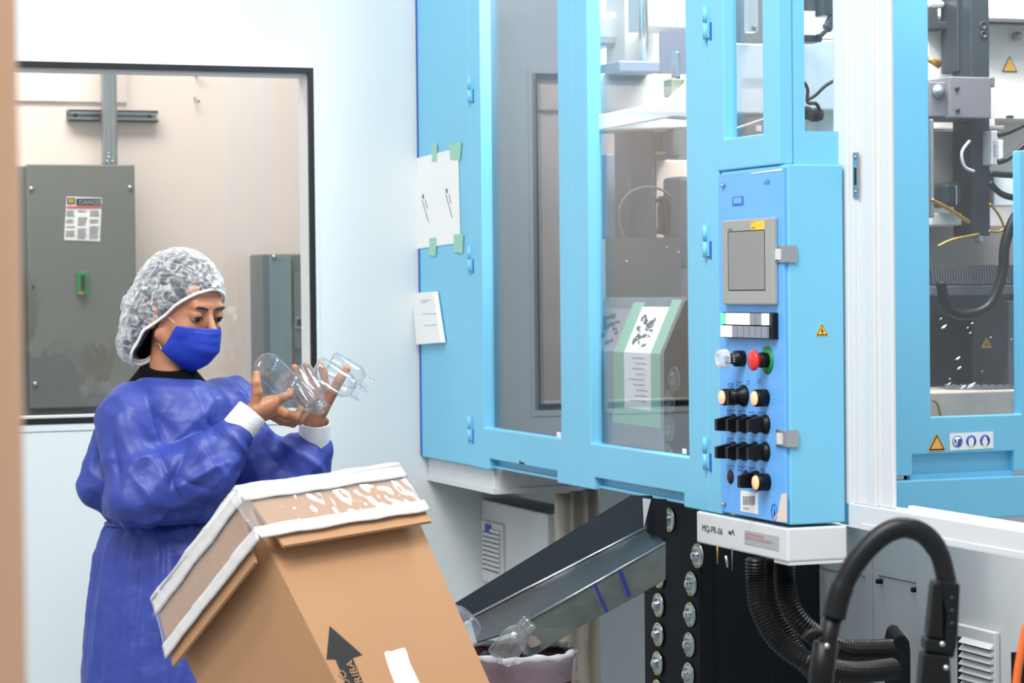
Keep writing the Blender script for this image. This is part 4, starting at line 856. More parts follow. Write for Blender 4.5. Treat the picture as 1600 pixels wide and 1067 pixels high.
# ================================================================ SIGNED-DISTANCE MODELLING (for the person)
DP = 5.15; PXM = DP/FPX        # metres per figure unit; figure space: x right, y down, z away
def FW(v): return P(v[0], v[1], DP+v[2]*PXM)
class Field:
    def __init__(s, lo, hi, h):
        s.lo = np.array(lo, float); s.h = h; s.n = [int((b-a)/h)+1 for a, b in zip(lo, hi)]
        s.v = np.full(s.n, 60.0, np.float32)
    def block(s, lo, hi):
        i0 = [max(0, int((a-l)/s.h)-1) for a, l in zip(lo, s.lo)]; i1 = [min(n, int((b-l)/s.h)+3) for b, l, n in zip(hi, s.lo, s.n)]
        if any(a >= b for a, b in zip(i0, i1)): return None
        sl = tuple(slice(a, b) for a, b in zip(i0, i1))
        ax = [s.lo[k]+s.h*np.arange(i0[k], i1[k]) for k in range(3)]
        return sl, np.meshgrid(*ax, indexing='ij')
    def op(s, lo, hi, f, k, mode='add'):
        b = s.block([a-k-8 for a in lo], [a+k+8 for a in hi])
        if b is None: return
        sl, g = b; d = f(*g); a = s.v[sl]
        if mode == 'add': t = np.clip(0.5+0.5*(a-d)/k, 0, 1); r = a*(1-t)+d*t-k*t*(1-t)
        else: t = np.clip(0.5-0.5*(a+d)/k, 0, 1); r = a*(1-t)-d*t+k*t*(1-t)
        s.v[sl] = r
    def cap(s, a, b, ra, rb, k=4, mode='add', sq=None):
        a = np.array(a, float); b = np.array(b, float); m = max(ra, rb)
        def f(x, y, z):
            ab = b-a; L = max(ab@ab, 1e-6); t = np.clip(((x-a[0])*ab[0]+(y-a[1])*ab[1]+(z-a[2])*ab[2])/L, 0, 1)
            return np.sqrt((x-a[0]-ab[0]*t)**2+(y-a[1]-ab[1]*t)**2+(z-a[2]-ab[2]*t)**2)-(ra+(rb-ra)*t)
        s.op(np.minimum(a, b)-m, np.maximum(a, b)+m, f, k, mode)
    def ell(s, c, r, k=4, mode='add', B=None):
        c = np.array(c, float); r = np.array(r, float); B = np.eye(3) if B is None else B; m = r.max()
        def f(x, y, z):
            dx, dy, dz = x-c[0], y-c[1], z-c[2]; q = [(B[i][0]*dx+B[i][1]*dy+B[i][2]*dz)/r[i] for i in range(3)]
            k0 = np.sqrt(q[0]**2+q[1]**2+q[2]**2)+1e-6; k1 = np.sqrt((q[0]/r[0])**2+(q[1]/r[1])**2+(q[2]/r[2])**2)+1e-6
            return k0*(k0-1)/k1
        s.op(c-m, c+m, f, k, mode)
    def column(s, prof, k=4):
        ys = [p[0] for p in prof]; m = max(p[2] for p in prof); cx_ = [p[1] for p in prof]; rx = [p[2] for p in prof]; rz = [p[3] for p in prof]
        cz = [p[4] if len(p) > 4 else 0 for p in prof]
        def f(x, y, z):
            y1_ = y[0, :, 0]; C_ = np.interp(y1_, ys, cx_)[None, :, None]; Z_ = np.interp(y1_, ys, cz)[None, :, None]
            X_ = np.interp(y1_, ys, rx)[None, :, None]; R_ = np.interp(y1_, ys, rz)[None, :, None]
            d = (np.sqrt(((x-C_)/X_)**2+((z-Z_)/R_)**2)-1)*np.minimum(X_, R_)
            return np.maximum(d, np.maximum(ys[0]-y, y-ys[-1]))
        s.op((min(cx_)-m, ys[0], -m), (max(cx_)+m, ys[-1], m), f, k)
    def mesh(s):
        v = s.v; ins = v < 0; n = v.shape
        cnt = np.zeros([a-1 for a in n], np.int8)
        for dx in (0, 1):
            for dy in (0, 1):
                for dz in (0, 1): cnt += ins[dx:n[0]-1+dx, dy:n[1]-1+dy, dz:n[2]-1+dz]
        act = (cnt > 0) & (cnt < 8); ijk = np.argwhere(act); idx = np.full(act.shape, -1, np.int32); idx[act] = np.arange(len(ijk))
        acc = np.zeros((len(ijk), 3)); num = np.zeros(len(ijk))
        i, j, k = ijk.T
        cs = [(0, 0, 0), (1, 0, 0), (0, 1, 0), (1, 1, 0), (0, 0, 1), (1, 0, 1), (0, 1, 1), (1, 1, 1)]
        V = [v[i+c[0], j+c[1], k+c[2]] for c in cs]
        for a in range(8):
            for b in range(a+1, 8):
                if sum(abs(cs[a][q]-cs[b][q]) for q in range(3)) != 1: continue
                m = (V[a] < 0) != (V[b] < 0); t = np.where(m, V[a]/(V[a]-V[b]+1e-12), 0)
                pa = np.array(cs[a], float); pb = np.array(cs[b], float)
                acc += m[:, None]*(pa+(pb-pa)*t[:, None]); num += m
        pts = s.lo+s.h*(ijk+acc/num[:, None])
        F = []
        for ax in range(3):
            o = [(1, 2), (2, 0), (0, 1)][ax]
            sl0 = [slice(None)]*3; sl1 = [slice(None)]*3; sl0[ax] = slice(0, -1); sl1[ax] = slice(1, None)
            for q in o: sl0[q] = slice(1, -1); sl1[q] = slice(1, -1)
            A, B = ins[tuple(sl0)], ins[tuple(sl1)]
            e = np.argwhere(A != B); off = np.zeros(3, int)
            for q in o: off[q] = 1
            e = e+off; flip = ins[tuple((e).T)]
            d1 = np.zeros(3, int); d1[o[0]] = 1; d2 = np.zeros(3, int); d2[o[1]] = 1
            q = np.stack([idx[tuple((e-d1-d2).T)], idx[tuple((e-d2).T)], idx[tuple(e.T)], idx[tuple((e-d1).T)]], 1)
            q[~flip] = q[~flip][:, ::-1]; F.append(q)
        return pts, np.concatenate(F)
def vnoise(p, seed=0):      # value noise, p (n,3)
    i = np.floor(p).astype(np.int64); f = p-i; f = f*f*(3-2*f); r = 0
    for dx in (0, 1):
        for dy in (0, 1):
            for dz in (0, 1):
                h = ((i[:, 0]+dx)*374761393+(i[:, 1]+dy)*668265263+(i[:, 2]+dz)*2147483647+seed*974634777) & 0xffffffff
                h = ((h ^ (h >> 13))*1274126177) & 0xffffffff; h = ((h ^ (h >> 16)) & 0xffff)/65535.0
                w = (f[:, 0] if dx else 1-f[:, 0])*(f[:, 1] if dy else 1-f[:, 1])*(f[:, 2] if dz else 1-f[:, 2]); r = r+h*w
    return r*2-1
def vnormals(p, F):
    n = np.zeros_like(p); a, b, c, d = (p[F[:, i]] for i in range(4)); fn = np.cross(c-a, d-b)
    for i in range(4): np.add.at(n, F[:, i], fn)
    return n/(np.linalg.norm(n, axis=1)[:, None]+1e-9)
def relax(p, F, it=1, w=.5):
    for _ in range(it):
        s = np.zeros_like(p); c = np.zeros(len(p))
        for i in range(4):
            for q in ((i+1) % 4, (i+3) % 4): np.add.at(s, F[:, i], p[F[:, q]]); np.add.at(c, F[:, i], 1)
        p = p*(1-w)+w*s/np.maximum(c, 1)[:, None]
    return p
def figmesh(name, p, F, m, parent, label=None):
    d = DP+p[:, 2]*PXM; R_ = np.array(Rv); U_ = np.array(Uv); F_ = np.array(Fw)
    w = np.array(CAM)+d[:, None]*(F_+R_*((p[:, 0]-800)/FPX)[:, None]-U_*((p[:, 1]-533.5)/FPX)[:, None])
    w -= np.array(parent.matrix_world.translation)
    me = bpy.data.meshes.new(name); me.from_pydata(w.tolist(), [], F.tolist()); me.polygons.foreach_set('use_smooth', [True]*len(F))
    me.materials.append(m); o = bpy.data.objects.new(name, me); C.objects.link(o); o.parent = parent
    if label: o['label'] = label
    bpy.context.view_layer.update(); return o
# ---------------- materials of the figure
def skinmat():
    m = mat('skin', (176, 121, 90), .46, var=.10, scale=9, bump=.04, bscale=160)
    b = m.node_tree.nodes['Principled BSDF']; b.inputs['Subsurface Weight'].default_value = .15; b.inputs['Subsurface Radius'].default_value = (.02, .008, .004); b.inputs['Subsurface Scale'].default_value = .4
    return m
SK = skinmat()
GN = mat('gown_fabric', (48, 65, 148), .5, var=.05, scale=5, bump=.12, bscale=70)
MK = mat('mask_fabric', (22, 54, 172), .5, var=.06, scale=14, bump=.2, bscale=120)
CF = mat('knit_cuff', (232, 232, 234), .8, var=.03, bump=.3, bscale=300)
BKC = mat('black_cotton', (10, 10, 12), .9, spec=.1, var=.2)
HR = mat('dark_hair', (30, 25, 24), .45, var=.3, scale=30, bump=.4, bscale=90)
def netmat():
    m = bpy.data.materials.new('hairnet'); m.use_nodes = True; nt = m.node_tree; N = nt.nodes; L = nt.links; N.remove(N['Principled BSDF'])
    tc = N.new('ShaderNodeTexCoord'); mp = N.new('ShaderNodeMapping'); mp.inputs['Scale'].default_value = (1, 1, 1); L.new(tc.outputs['Object'], mp.inputs[0])
    w = N.new('ShaderNodeTexNoise'); w.inputs['Scale'].default_value = 34; w.inputs['Detail'].default_value = 3; w.inputs['Distortion'].default_value = 2.2; L.new(mp.outputs[0], w.inputs[0])
    cr = N.new('ShaderNodeMapRange'); cr.inputs[1].default_value = .42; cr.inputs[2].default_value = .68; cr.inputs[3].default_value = .08; cr.inputs[4].default_value = .50; L.new(w.outputs['Fac'], cr.inputs[0])
    bp = N.new('ShaderNodeBump'); bp.inputs['Strength'].default_value = .8; bp.inputs['Distance'].default_value = .006; L.new(w.outputs['Fac'], bp.inputs['Height'])
    lw = N.new('ShaderNodeLayerWeight'); lw.inputs[0].default_value = .25
    ad = N.new('ShaderNodeMath'); ad.operation = 'MULTIPLY_ADD'; ad.inputs[1].default_value = .55; ad.use_clamp = True; L.new(lw.outputs['Facing'], ad.inputs[0]); L.new(cr.outputs[0], ad.inputs[2])
    b = N.new('ShaderNodeBsdfPrincipled'); b.inputs['Base Color'].default_value = (.82, .86, .90, 1); b.inputs['Roughness'].default_value = .45; L.new(bp.outputs[0], b.inputs['Normal'])
    tr = N.new('ShaderNodeBsdfTransparent'); mx = N.new('ShaderNodeMixShader'); L.new(ad.outputs[0], mx.inputs[0]); L.new(tr.outputs[0], mx.inputs[1]); L.new(b.outputs[0], mx.inputs[2]); L.new(mx.outputs[0], N['Material Output'].inputs[0])
    return m
# ---------------- head frame
HC = np.array((284., 484., 0.)); AL = math.radians(43); TA = math.radians(10)
hf = np.array((math.sin(AL)*math.cos(TA), math.sin(TA), -math.cos(AL)*math.cos(TA))); hr = np.array((-math.cos(AL), 0, -math.sin(AL))); hu = np.cross(hr, hf); hu = hu if hu[1] < 0 else -hu
HB3 = np.array([hr, hf, hu])
def Hd(l, f, u): return HC+(hr*l+hf*f+hu*u)/PXM
mm_ = 1/PXM/1000
per = empty('person', (FW((262, 1067, 0)).x, FW((262, 1067, 0)).y, 0), 'person in a blue gown, hairnet and mask holding clear bottles beside the carton', 'person')
# ---------------- body (head, neck, arms and hands as one surface)
B_ = Field((178, 392, -135), (562, 830, 105), 1.5)
def he(l, f, u, rl, rf, ru, k=6, mode='add'): B_.ell(Hd(l/1000, f/1000, u/1000), (rl*mm_, rf*mm_, ru*mm_), k, mode, HB3)
def hc(a, b, ra, rb, k=4, mode='add'): B_.cap(Hd(*[q/1000 for q in a]), Hd(*[q/1000 for q in b]), ra*mm_, rb*mm_, k, mode)
he(0, -12, 26, 73, 92, 88); he(0, 26, -18, 60, 62, 82, 12); he(0, 50, -82, 30, 30, 28, 14)
for s in (1, -1):
    he(s*33, 52, -36, 25, 25, 28, 10); hc((s*58, 8, -52), (s*24, 56, -92), 16, 14, 14)
hc((-34, 80, 20), (34, 80, 20), 10, 10, 8)
he(0, 58, 45, 50, 24, 34, 12)
hc((0, 86, 6), (0, 105, -30), 6.5, 9.5, 6); he(0, 104, -34, 12, 10, 8, 5)
for s in (1, -1): he(s*11, 97, -38, 7, 9, 6, 4)
he(0, 84, -66, 24, 14, 10, 6)
for s in (1, -1):
    he(s*32, 93, -1, 17, 12, 11, 7, 'sub')
    he(s*31, 76.5, 3, 14.5, 14, 13, 2.5)          # eyeball under the lids
    he(s*32, 90.5, -9.5, 11, 3.5, 3.2, 3, 'sub')
he(74, -12, -14, 7, 19, 30, 3); he(81, -8, -14, 5, 11, 20, 3, 'sub'); hc((79, -26, 6), (80, -14, 16), 4, 4, 4); he(-74, -12, -14, 7, 19, 30, 3)
B_.cap((266, 525, 8), (260, 640, 6), 29, 31, 10); B_.cap((262, 680, 0), (262, 820, 0), 55, 60, 10)
B_.cap((205, 660, -55), (345, 655, 62), 24, 22, 8)
# right arm (nearer the camera)
B_.cap((200, 650, -60), (232, 770, -100), 24, 20, 10); B_.cap((232, 770, -100), (335, 695, -86), 19, 17, 8); B_.cap((335, 695, -86), (388, 650, -72), 17, 14.5, 8)
# left arm
B_.cap((350, 640, 62), (448, 785, 48), 24, 20, 10); B_.cap((448, 785, 48), (480, 715, 40), 18, 16, 8); B_.cap((480, 715, 40), (493, 664, 30), 16, 14, 8)
def chain(pts, rs, k=2.2):
    for a, b, ra, rb in zip(pts, pts[1:], rs, rs[1:]): B_.cap(a, b, ra, rb, k)
B_.cap((390, 648, -72), (420, 634, -68), 14.5, 15.5, 6); B_.cap((398, 650, -66), (430, 640, -60), 13, 12, 5); B_.cap((400, 640, -76), (426, 628, -72), 11, 10, 5)
chain([(400, 632, -74), (402, 612, -82), (400, 598, -84), (400.5, 585, -80)], [11, 8.2, 7.4, 6.4], 3)
chain([(428, 626, -70), (442, 621, -66), (452, 617, -54), (456, 611, -44)], [8.5, 7.2, 6.4, 5.4])
chain([(428, 636, -66), (446, 646, -64), (462, 652, -52), (470, 640, -38)], [9, 7.8, 7.0, 6])
chain([(424, 642, -58), (446, 654, -52), (468, 657, -38), (480, 646, -26)], [8.5, 7.6, 6.8, 5.8])
chain([(420, 646, -48), (440, 658, -40), (458, 662, -26), (468, 654, -16)], [7.5, 6.6, 6.0, 5.2])
B_.cap((493, 664, 30), (492, 632, 26), 14, 15, 6); B_.cap((496, 655, 24), (503, 628, 20), 12, 13, 5)
chain([(504, 640, 20), (520, 612, 14), (531, 592, 6), (541, 577, 2)], [10, 8.4, 7.6, 6.6], 3)
chain([(500, 625, 20), (508, 602, 18), (506, 584, 14), (500, 570, 8)], [8, 7.0, 6.4, 5.6])
chain([(492, 622, 24), (490, 598, 22), (484, 580, 18), (478, 570, 10)], [8, 7.2, 6.5, 5.6])
chain([(484, 624, 26), (472, 602, 24), (464, 586, 18), (460, 574, 12)], [7.8, 7, 6.2, 5.4])
chain([(478, 632, 28), (464, 616, 24), (455, 602, 18), (451, 588, 12)], [7, 6, 5.4, 4.8])
p, F = B_.mesh(); p = relax(p, F, 1, .4)
body = figmesh('body', p, F, SK, per)
from mathutils.bvhtree import BVHTree
bvh = BVHTree.FromPolygons([tuple(v) for v in p.tolist()], [tuple(f) for f in F.tolist()])
def snap(q, off=.3):
    co, n, i, d = bvh.find_nearest(Vector(q)); return np.array(co+n*off)
del B_
def ftube(pts, r, m, name, par=per, n=8, flat=1.0, up=None, label=None, caps=True):
    w = [FW(q) for q in pts]; rr = [x*PXM for x in r] if hasattr(r, '__len__') else r*PXM
    return MB().tube(w, rr, n, flat=flat, updir=up, caps=caps).build(name, m, par, label)
def fspl(pts, n=6): return [np.array(v) for v in spline([Vector(q) for q in pts], n)]
# eyes: dark iris and lash line, brows
DK = mat('dark_lash', (28, 18, 15), .6); EW = mat('shaded_eye_white', (140, 124, 114), .3); IR = mat('dark_iris', (40, 24, 18), .2)  # shade on the eyeball is put into the dull eye white
for s in (1, -1):
    c = Hd(s*.031, .0766, -.002)
    ctr = FW(c); ax_ = (FW(c+hf*10)-FW(c)).normalized()
    eo = MB().lathe(ctr-ax_*.0118, ax_, [(0, 0), (.0015, .006), (.005, .0098), (.0118, .0122), (.018, .0105), (.0222, .006), (.0238, 0)], 20).build('eye', EW, per)
    g_ = (FW(c+hf*10-hu*4.5)-FW(c)).normalized()
    MB().lathe(ctr, g_, [(.0106, .0056), (.0122, .005), (.0127, 0)], 16).build('iris', IR, eo)
    lid = [Hd(s*(.031+x), .078, .001) for x in (0,)]
    pts = []
    for k in range(9):
        q = -1+k/4; pts.append(snap(Hd(s*.031+q*.0145, .094-.004*q*q, -.0062+.0045*(1-q*q)-.001*s*q), .35))
    ftube(fspl(pts, 2), [.6+1.0*math.sin(PI*i/16) for i in range(17)], DK, 'eyelash', per, 6)
    pts2 = [snap(Hd(s*.031+q*.0125, .092, -.0085+.0035*q*q), .1) for q in (-1, -.6, -.2, .2, .6, 1)]
    ftube(pts2, .35, mat('lid_shadow', (110, 66, 50), .6), 'lower_lid', per, 6)
    pts = [snap(Hd(s*a/1000, .1, u/1000), .25) for a, u in ((11, 13.5), (19, 17.5), (28, 20.5), (38, 21.5), (47, 18.5), (55, 12.5))]
    ftube(fspl(pts, 4), [max(.4, 2.1*math.sin(PI*min(1, (i+5)/25))**.8) for i in range(21)], HR, 'eyebrow', per, 8)
# ---------------- hair, hairnet
def clipnet(fld, lim, m, name, off=0.0, pleat=0, label=None):
    p, F = fld.mesh(); p = relax(p, F, 2, .5)
    l = (p-HC)@HB3.T*PXM; val = l[:, 2]*.70-l[:, 1]*.714+1.0*np.maximum(0, -.012-l[:, 1])
    keep = (val[F] > lim).all(1)
    if pleat:
        n = vnormals(p, F); cc = np.array(Hd(0, .085, .062)); d = (p-cc)@HB3.T; r = np.linalg.norm(d, axis=1); ang = np.arctan2(d[:, 0], d[:, 2]-d[:, 1]*.3)
        q = np.stack([np.cos(ang)*6, np.sin(ang)*6, r*.018], 1)
        h = 1-np.abs(vnoise(q*1.6, 1))*2; h2 = 1-np.abs(vnoise(p*.085, 4))*2; h3 = 1-np.abs(vnoise(p*.17+3, 8))*2
        amp = np.clip((val-lim)/.02, .15, 1)[:, None]
        p = p+n*(h*2.0+h2*1.3+h3*.4)[:, None]*amp
    F = F[keep]; u, inv = np.unique(F, return_inverse=True); return figmesh(name, p[u], inv.reshape(F.shape), m, per, label)
Hf = Field((178, 388, -95), (362, 582, 95), 2.2)
Hf.ell(Hd(0, -.012, .030), (78*mm_, 101*mm_, 91*mm_), 4, B=HB3); Hf.cap((240, 495, 8), (217, 536, 8), 40, 26, 14)
clipnet(Hf, -.0235, HR, 'hair', label='dark hair under the net')
Hf = Field((172, 380, -105), (372, 588, 105), 1.8)
Hf.ell(Hd(0, -.012, .034), (84*mm_, 106*mm_, 94*mm_), 4, B=HB3); Hf.cap((236, 490, 4), (214, 538, 6), 48, 32, 16); Hf.ell(Hd(0, .078, .068), (20*mm_, 12*mm_, 14*mm_), 8, B=HB3)
net = clipnet(Hf, -.0245, netmat(), 'hairnet', pleat=1, label='crinkled translucent white hairnet')
# elastic edge: follows the open boundary of the net
def open_edge(o):
    bm = bmesh.new(); bm.from_mesh(o.data); nxt = {}
    for e in bm.edges:
        if len(e.link_faces) == 1:
            a, b = (v.index for v in e.verts); nxt.setdefault(a, []).append(b); nxt.setdefault(b, []).append(a)
    co = [v.co.copy() for v in bm.verts]; bm.free(); seen = set(); best = []
    for s0 in nxt:
        if s0 in seen: continue
        lp = [s0]; seen.add(s0)
        while True:
            c = [q for q in nxt[lp[-1]] if q not in seen]
            if not c: break
            lp.append(c[0]); seen.add(c[0])
        if len(lp) > len(best): best = lp
    return [co[q]+o.parent.matrix_world.translation for q in best]
lp = open_edge(net)
for _ in range(14): lp = [(lp[k-1]+lp[k]*2+lp[(k+1) % len(lp)])/4 for k in range(len(lp))]
lp = lp[::2]; lp.append(lp[0])
MB().tube(lp, [(2.1+.8*(i % 2))*PXM for i in range(len(lp))], 8).build('elastic_edge', mat('elastic_band', (235, 238, 240), .7), net)
kn = Hd(0, .098, .067)
km = MB()
for k in range(16):
    a = 2*PI*k/16; o_ = hr*math.cos(a)+hu*math.sin(a); e1 = kn+o_*11+hf*(-3 if math.sin(a) > 0 else -1); 
    if math.sin(a) < -.3: continue
    km.tube([FW(kn+hf*1.5+o_*1.0), FW(kn+o_*6+hf*1.2), FW(e1)], [2.2*PXM, 1.6*PXM, .5*PXM], 6)
tag(km.build('gathered_knot', mat('net_gather', (232, 236, 240), .6), net, 'bunched white gathers at the forehead'), kind='stuff')
# ---------------- mask
nu_, nv_ = 26, 22
vs_ = []; Fc = [(0, .111), (.3, .119), (.55, .116), (.8, .092), (1, .050)]; Uc = [(0, -.021), (.3, -.048), (.55, -.076), (.8, -.104), (1, -.127)]
for th in (0, 1):
    for j in range(nv_+1):
        v = j/nv_; fc = np.interp(v, *zip(*Fc)); uc = np.interp(v, *zip(*Uc)); hw = .057+.008*v; fe = .053-.033*v; ue = -.026-.058*v
        for i in range(nu_+1):
            u = -1+2*i/nu_; s = abs(u); f_ = fe+(fc-fe)*(1-s**2.1); up = uc+(ue-uc)*s**1.6
            pl_ = .0022*max(0, math.sin(v*PI*5))*(1-s**4)*(v > .12)+.0012*math.sin(u*9+v*7)*s
            if v < .2: f_ += .004*math.exp(-((u-.0)/.25)**2)*(1-v/.2)
            vs_.append(tuple(Hd(u*hw, f_+pl_-(.0012 if th else 0), up)))
fs_ = []; M_ = (nu_+1)*(nv_+1)
for j in range(nv_):
    for i in range(nu_): a = j*(nu_+1)+i; q = (a, a+1, a+nu_+2, a+nu_+1); fs_ += [q, tuple(M_+x for x in q[::-1])]
for j in (0, nv_):
    for i in range(nu_): a = j*(nu_+1)+i; fs_.append((a, a+1, M_+a+1, M_+a))
for i in (0, nu_):
    for j in range(nv_): a = j*(nu_+1)+i; fs_.append((a, a+nu_+1, M_+a+nu_+1, M_+a))
M2 = M_
def push(q, th):
    co, nn_, i_, d_ = bvh.find_nearest(Vector(q)); sd_ = (Vector(q)-co).dot(nn_)
    lim = 1.2 if th == 0 else .4
    return Vector(q)+nn_*(lim-sd_) if sd_ < lim and d_ < 25 else Vector(q)
vs_ = [FW(push(q, k//M2)) for k, q in enumerate(vs_)]
mk_ = MB().add(vs_, fs_, True).build('face_mask', MK, per, 'blue pleated face mask')
SW = mat('white_elastic', (225, 220, 215), .6)
ftube([Hd(.056, .054, -.026), snap(Hd(.066, .035, -.014), 1), snap(Hd(.074, .012, -.002), 1)], .55, SW, 'ear_loop', mk_, 6)
ftube([Hd(.064, .021, -.083), snap(Hd(.066, .002, -.082), 1.2), snap(Hd(.06, -.022, -.078), 1.4)], .6, SW, 'ear_loop', mk_, 6)
# ---------------- undershirt collar
rg = [(260+51*math.cos(q), 588+4*math.cos(q)-13*math.sin(q)*-1, -46*math.sin(q)) for q in [2*PI*k/32 for k in range(33)]]
UC = Field((190, 560, -75), (330, 640, 75), 2.5)
UC.column([(574, 260, 42, 38), (584, 261, 50, 45), (596, 261, 60, 54), (616, 262, 76, 64), (630, 262, 80, 66)], 4)
p, F = UC.mesh(); sh = (p[:, 2])*.26; p[:, 1] += -sh*1.0; p = relax(p, F, 2, .5)
figmesh('undershirt', p, F, BKC, per, 'black round-necked undershirt')
# ---------------- gown
G = Field((96, 572, -190), (560, 1290, 175), 3.0)
G.column([(594, 262, 50, 44), (604, 262, 68, 57), (622, 262, 88, 68), (645, 262, 100, 76), (700, 258, 102, 84), (760, 256, 104, 88), (790, 256, 102, 84), (806, 256, 88, 72), (816, 254, 83, 66), (830, 252, 90, 72), (870, 252, 106, 84), (960, 256, 119, 95), (1067, 262, 131, 106), (1285, 268, 140, 116)], 8)
G.cap((208, 634, -48), (346, 630, 58), 38, 34, 22)
G.cap((198, 648, -62), (214, 770, -100), 44, 50, 16); G.cap((214, 770, -100), (318, 735, -98), 50, 52, 16); G.cap((318, 735, -98), (366, 682, -80), 48, 30, 12)
G.cap((165, 690, -30), (146, 762, -36), 22, 26, 22); G.cap((240, 790, -95), (330, 780, -85), 30, 26, 20)
G.cap((348, 634, 60), (440, 770, 50), 42, 54, 16); G.cap((440, 775, 48), (470, 725, 42), 54, 50, 12); G.cap((470, 725, 42), (490, 700, 38), 46, 27, 10)
G.cap((370, 600, 66), (392, 625, 62), 14, 18, 12)
# opening for the neck
G.ell((261, 576, 2), (52, 25, 47), 4, 'sub')
p, F = G.mesh(); del G; p = relax(p, F, 1, .5)
n = vnormals(p, F)
def seg(a, b, w, amp, p=p, n=n):
    a = np.array(a, float); b = np.array(b, float); ab = b-a; q = p[:, :2]-a; t = np.clip(q@ab/(ab@ab), 0, 1); d = np.linalg.norm(q-ab*t[:, None], axis=1)
    front = np.clip((-n[:, 2]+.15)*2, 0, 1); taper = np.sin(PI*np.clip(t, .04, .96))**.5
    return amp*np.exp(-np.abs(d/w)**1.5)*front*taper
x, y, z = p.T
warp = np.stack([vnoise(p*.012, 21), vnoise(p*.012, 22), vnoise(p*.012, 23)], 1)*26
pw = p+warp
ridge = lambda q, s: 1-2*np.abs(vnoise(q, s))
sk = np.clip((y-812)/40, 0, 1)
from mathutils.kdtree import KDTree
def crumple(q, cell, seed):     # distance to scattered points: facets that meet in sharp creases
    lo_ = q.min(0)-cell; hi_ = q.max(0)+cell; g_ = np.stack(np.meshgrid(*[np.arange(a, b, cell) for a, b in zip(lo_, hi_)], indexing='ij'), -1).reshape(-1, 3)
    g_ = g_+np.random.RandomState(seed).uniform(-.48, .48, g_.shape)*cell; kd = KDTree(len(g_))
    for k_, c_ in enumerate(g_.tolist()): kd.insert(c_, k_)
    kd.balance(); return np.array([kd.find(c_)[2] for c_ in q.tolist()])/cell
ra_ = math.radians(32); rot = np.stack([x*math.cos(ra_)-y*math.sin(ra_), x*math.sin(ra_)+y*math.cos(ra_), z], 1)
w2 = np.stack([vnoise(p*.03, 31), vnoise(p*.03, 32), vnoise(p*.03, 33)], 1)*9
ca = crumple((rot+warp*.5)*np.array((.32, 1.0, .6)), 46, 5); rb2 = np.stack([x*.6+y*.8, y*.6-x*.8, z], 1); cb = crumple((rb2+w2)*np.array((.3, 1.0, .6)), 32, 6); cc_ = crumple(p+w2, 15, 7)
up_ = (ca-.5)*15+(cb-.5)*8+(cc_-.5)*.8+ridge(pw*np.array((.018, .013, .018)), 2)*3.5
ang = np.arctan2(z, x-255)
sp_ = np.stack([np.cos(ang)*3.2, np.sin(ang)*3.2, y*.0035], 1)
dn = ridge(sp_, 11)*5*np.clip((y-812)/120, .25, 1)+ridge(sp_*2.3, 12)*2.2+ridge(pw*.03, 13)*1.0+(.5-cb)*2.2+(cc_-.5)*1.0
gath = np.exp(-((y-816)/26)**2)*ridge(np.stack([np.cos(ang)*9, np.sin(ang)*9, y*.01], 1), 14)*3.5
disp = up_*(1-sk)+dn*sk+gath
cuffd = np.minimum(np.hypot(x-376, y-668), np.hypot(x-492, y-690)); disp *= np.clip((cuffd-12)/30, .15, 1)
disp *= np.clip((y-600)/40, .2, 1)
for a, b, w, m_ in (((196, 640), (232, 735), 9, 6), ((222, 620), (262, 745), 8, 5), ((240, 690), (285, 792), 7, -9), ((292, 700), (262, 770), 7, -7), ((300, 690), (352, 742), 8, 6), ((262, 768), (352, 722), 8, 6), ((245, 800), (345, 792), 7, -6),
                    ((150, 690), (135, 758), 8, 5), ((176, 660), (186, 760), 8, -8), ((205, 740), (250, 800), 8, 6), ((318, 655), (352, 690), 6, -6), ((345, 660), (392, 716), 6, 5), ((365, 745), (398, 700), 6, -5), ((272, 745), (330, 765), 5, -5),
                    ((300, 610), (330, 690), 7, 4), ((330, 610), (355, 655), 6, -5), ((405, 690), (440, 735), 7, -6), ((440, 690), (505, 735), 7, 6), ((500, 690), (516, 742), 6, -5), ((430, 660), (470, 690), 6, 4), ((360, 600), (385, 625), 5, 5),
                    ((140, 770), (200, 812), 7, -5), ((190, 640), (170, 735), 7, 5), ((270, 870), (262, 960), 9, 5), ((225, 840), (215, 1000), 9, -5), ((175, 850), (160, 1040), 9, 4), ((235, 960), (290, 925), 5, -4)):
    disp += seg(a, b, w, m_)
tie = np.exp(-((y-816-4*np.sin(x*.03))/4.5)**2)*-3.5; disp += tie
p = p+n*disp[:, None]
gown = figmesh('gown', p, F, GN, per, 'crumpled blue isolation gown')
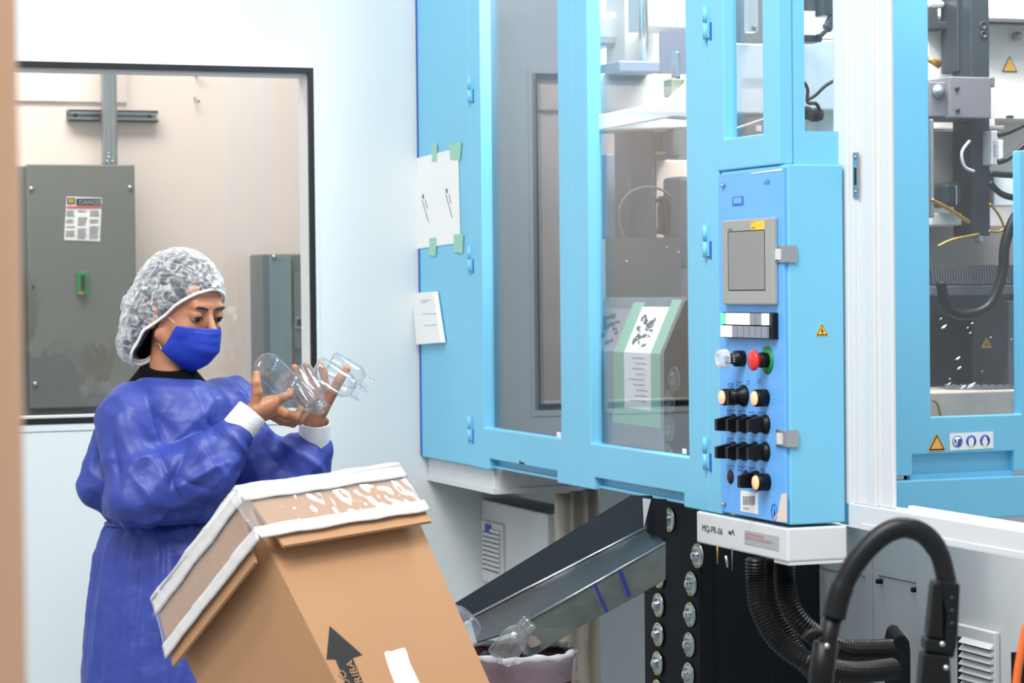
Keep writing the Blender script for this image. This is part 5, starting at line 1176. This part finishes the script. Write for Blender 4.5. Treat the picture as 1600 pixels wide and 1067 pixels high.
# waist tie
wt_ = [(255+(math.cos(q)*90), 818+3*math.sin(q*2), math.sin(q)*72) for q in [2*PI*k/48 for k in range(49)]]
ftube(wt_, 3.0, GN, 'waist_tie', gown, 6)
# ---------------- cuffs
def cuff(a, b, ra, rb):
    a = FW(a); b = FW(b); t = (b-a); L = t.length; ra *= PXM; rb *= PXM
    pr = [(0, ra), (L*.5, (ra+rb)/2), (L*.96, rb), (L, rb-.0008), (L, rb-.002), (L*.9, rb-.0028), (0, ra-.003)]
    m = MB().lathe(a, t, pr, 36); m.f = m.f[:-2]; m.sm = m.sm[:-2]
    return m.build('cuff', CF, per, 'white knitted cuff')
cuff((370, 673, -79), (395, 643, -73), 26, 25.5); cuff((490, 704, 40), (492, 658, 20), 26, 24.5)
# trousers and shoes (below the frame)
TR = mat('navy_trousers', (34, 40, 60), .8)
for sx_ in (-1, 1):
    o = FW((265+sx_*58, 1250, sx_*20)); g_ = Vector((o.x, o.y, 0))
    MB().tube([(o.x, o.y, .62), (o.x, o.y, .35), (o.x, o.y, .09)], [.085, .065, .055], 16).build('trouser_leg', TR, per)
    dv = (Rv*.8-Fw*.4); dv.z = 0; dv.normalize()
    MB().tube([g_+Vector((0, 0, .05))-dv*.05, g_+Vector((0, 0, .05)), g_+dv*.1+Vector((0, 0, .04)), g_+dv*.17+Vector((0, 0, .03))], [.04, .048, .04, .028], 14).build('shoe', 'plastic', per)
# ---------------- the bottles in the hands
def fb(a, b, r, label, L=None):
    return bottle(FW(a), FW(b), r*PXM, label, 'clear bottles held in both hands', L)
fb((414, 569, -62), (466, 618, 18), 21.5, 'leftmost held bottle, round base above the thumb of the nearer hand')
fb((444, 597, -78), (497, 640, -16), 21, 'held bottle lowest and nearest the camera, base turned to the camera', None)
fb((467, 578, -22), (506, 642, -48), 20, 'held bottle in the middle, lying over the fingers with its neck pointing down')
fb((492, 574, -40), (566, 617, -30), 20.5, 'held bottle pointing right with its long side highlighted')
fb((514, 566, 22), (580, 604, 26), 20.5, 'rearmost held bottle at the far right, against the white wall')
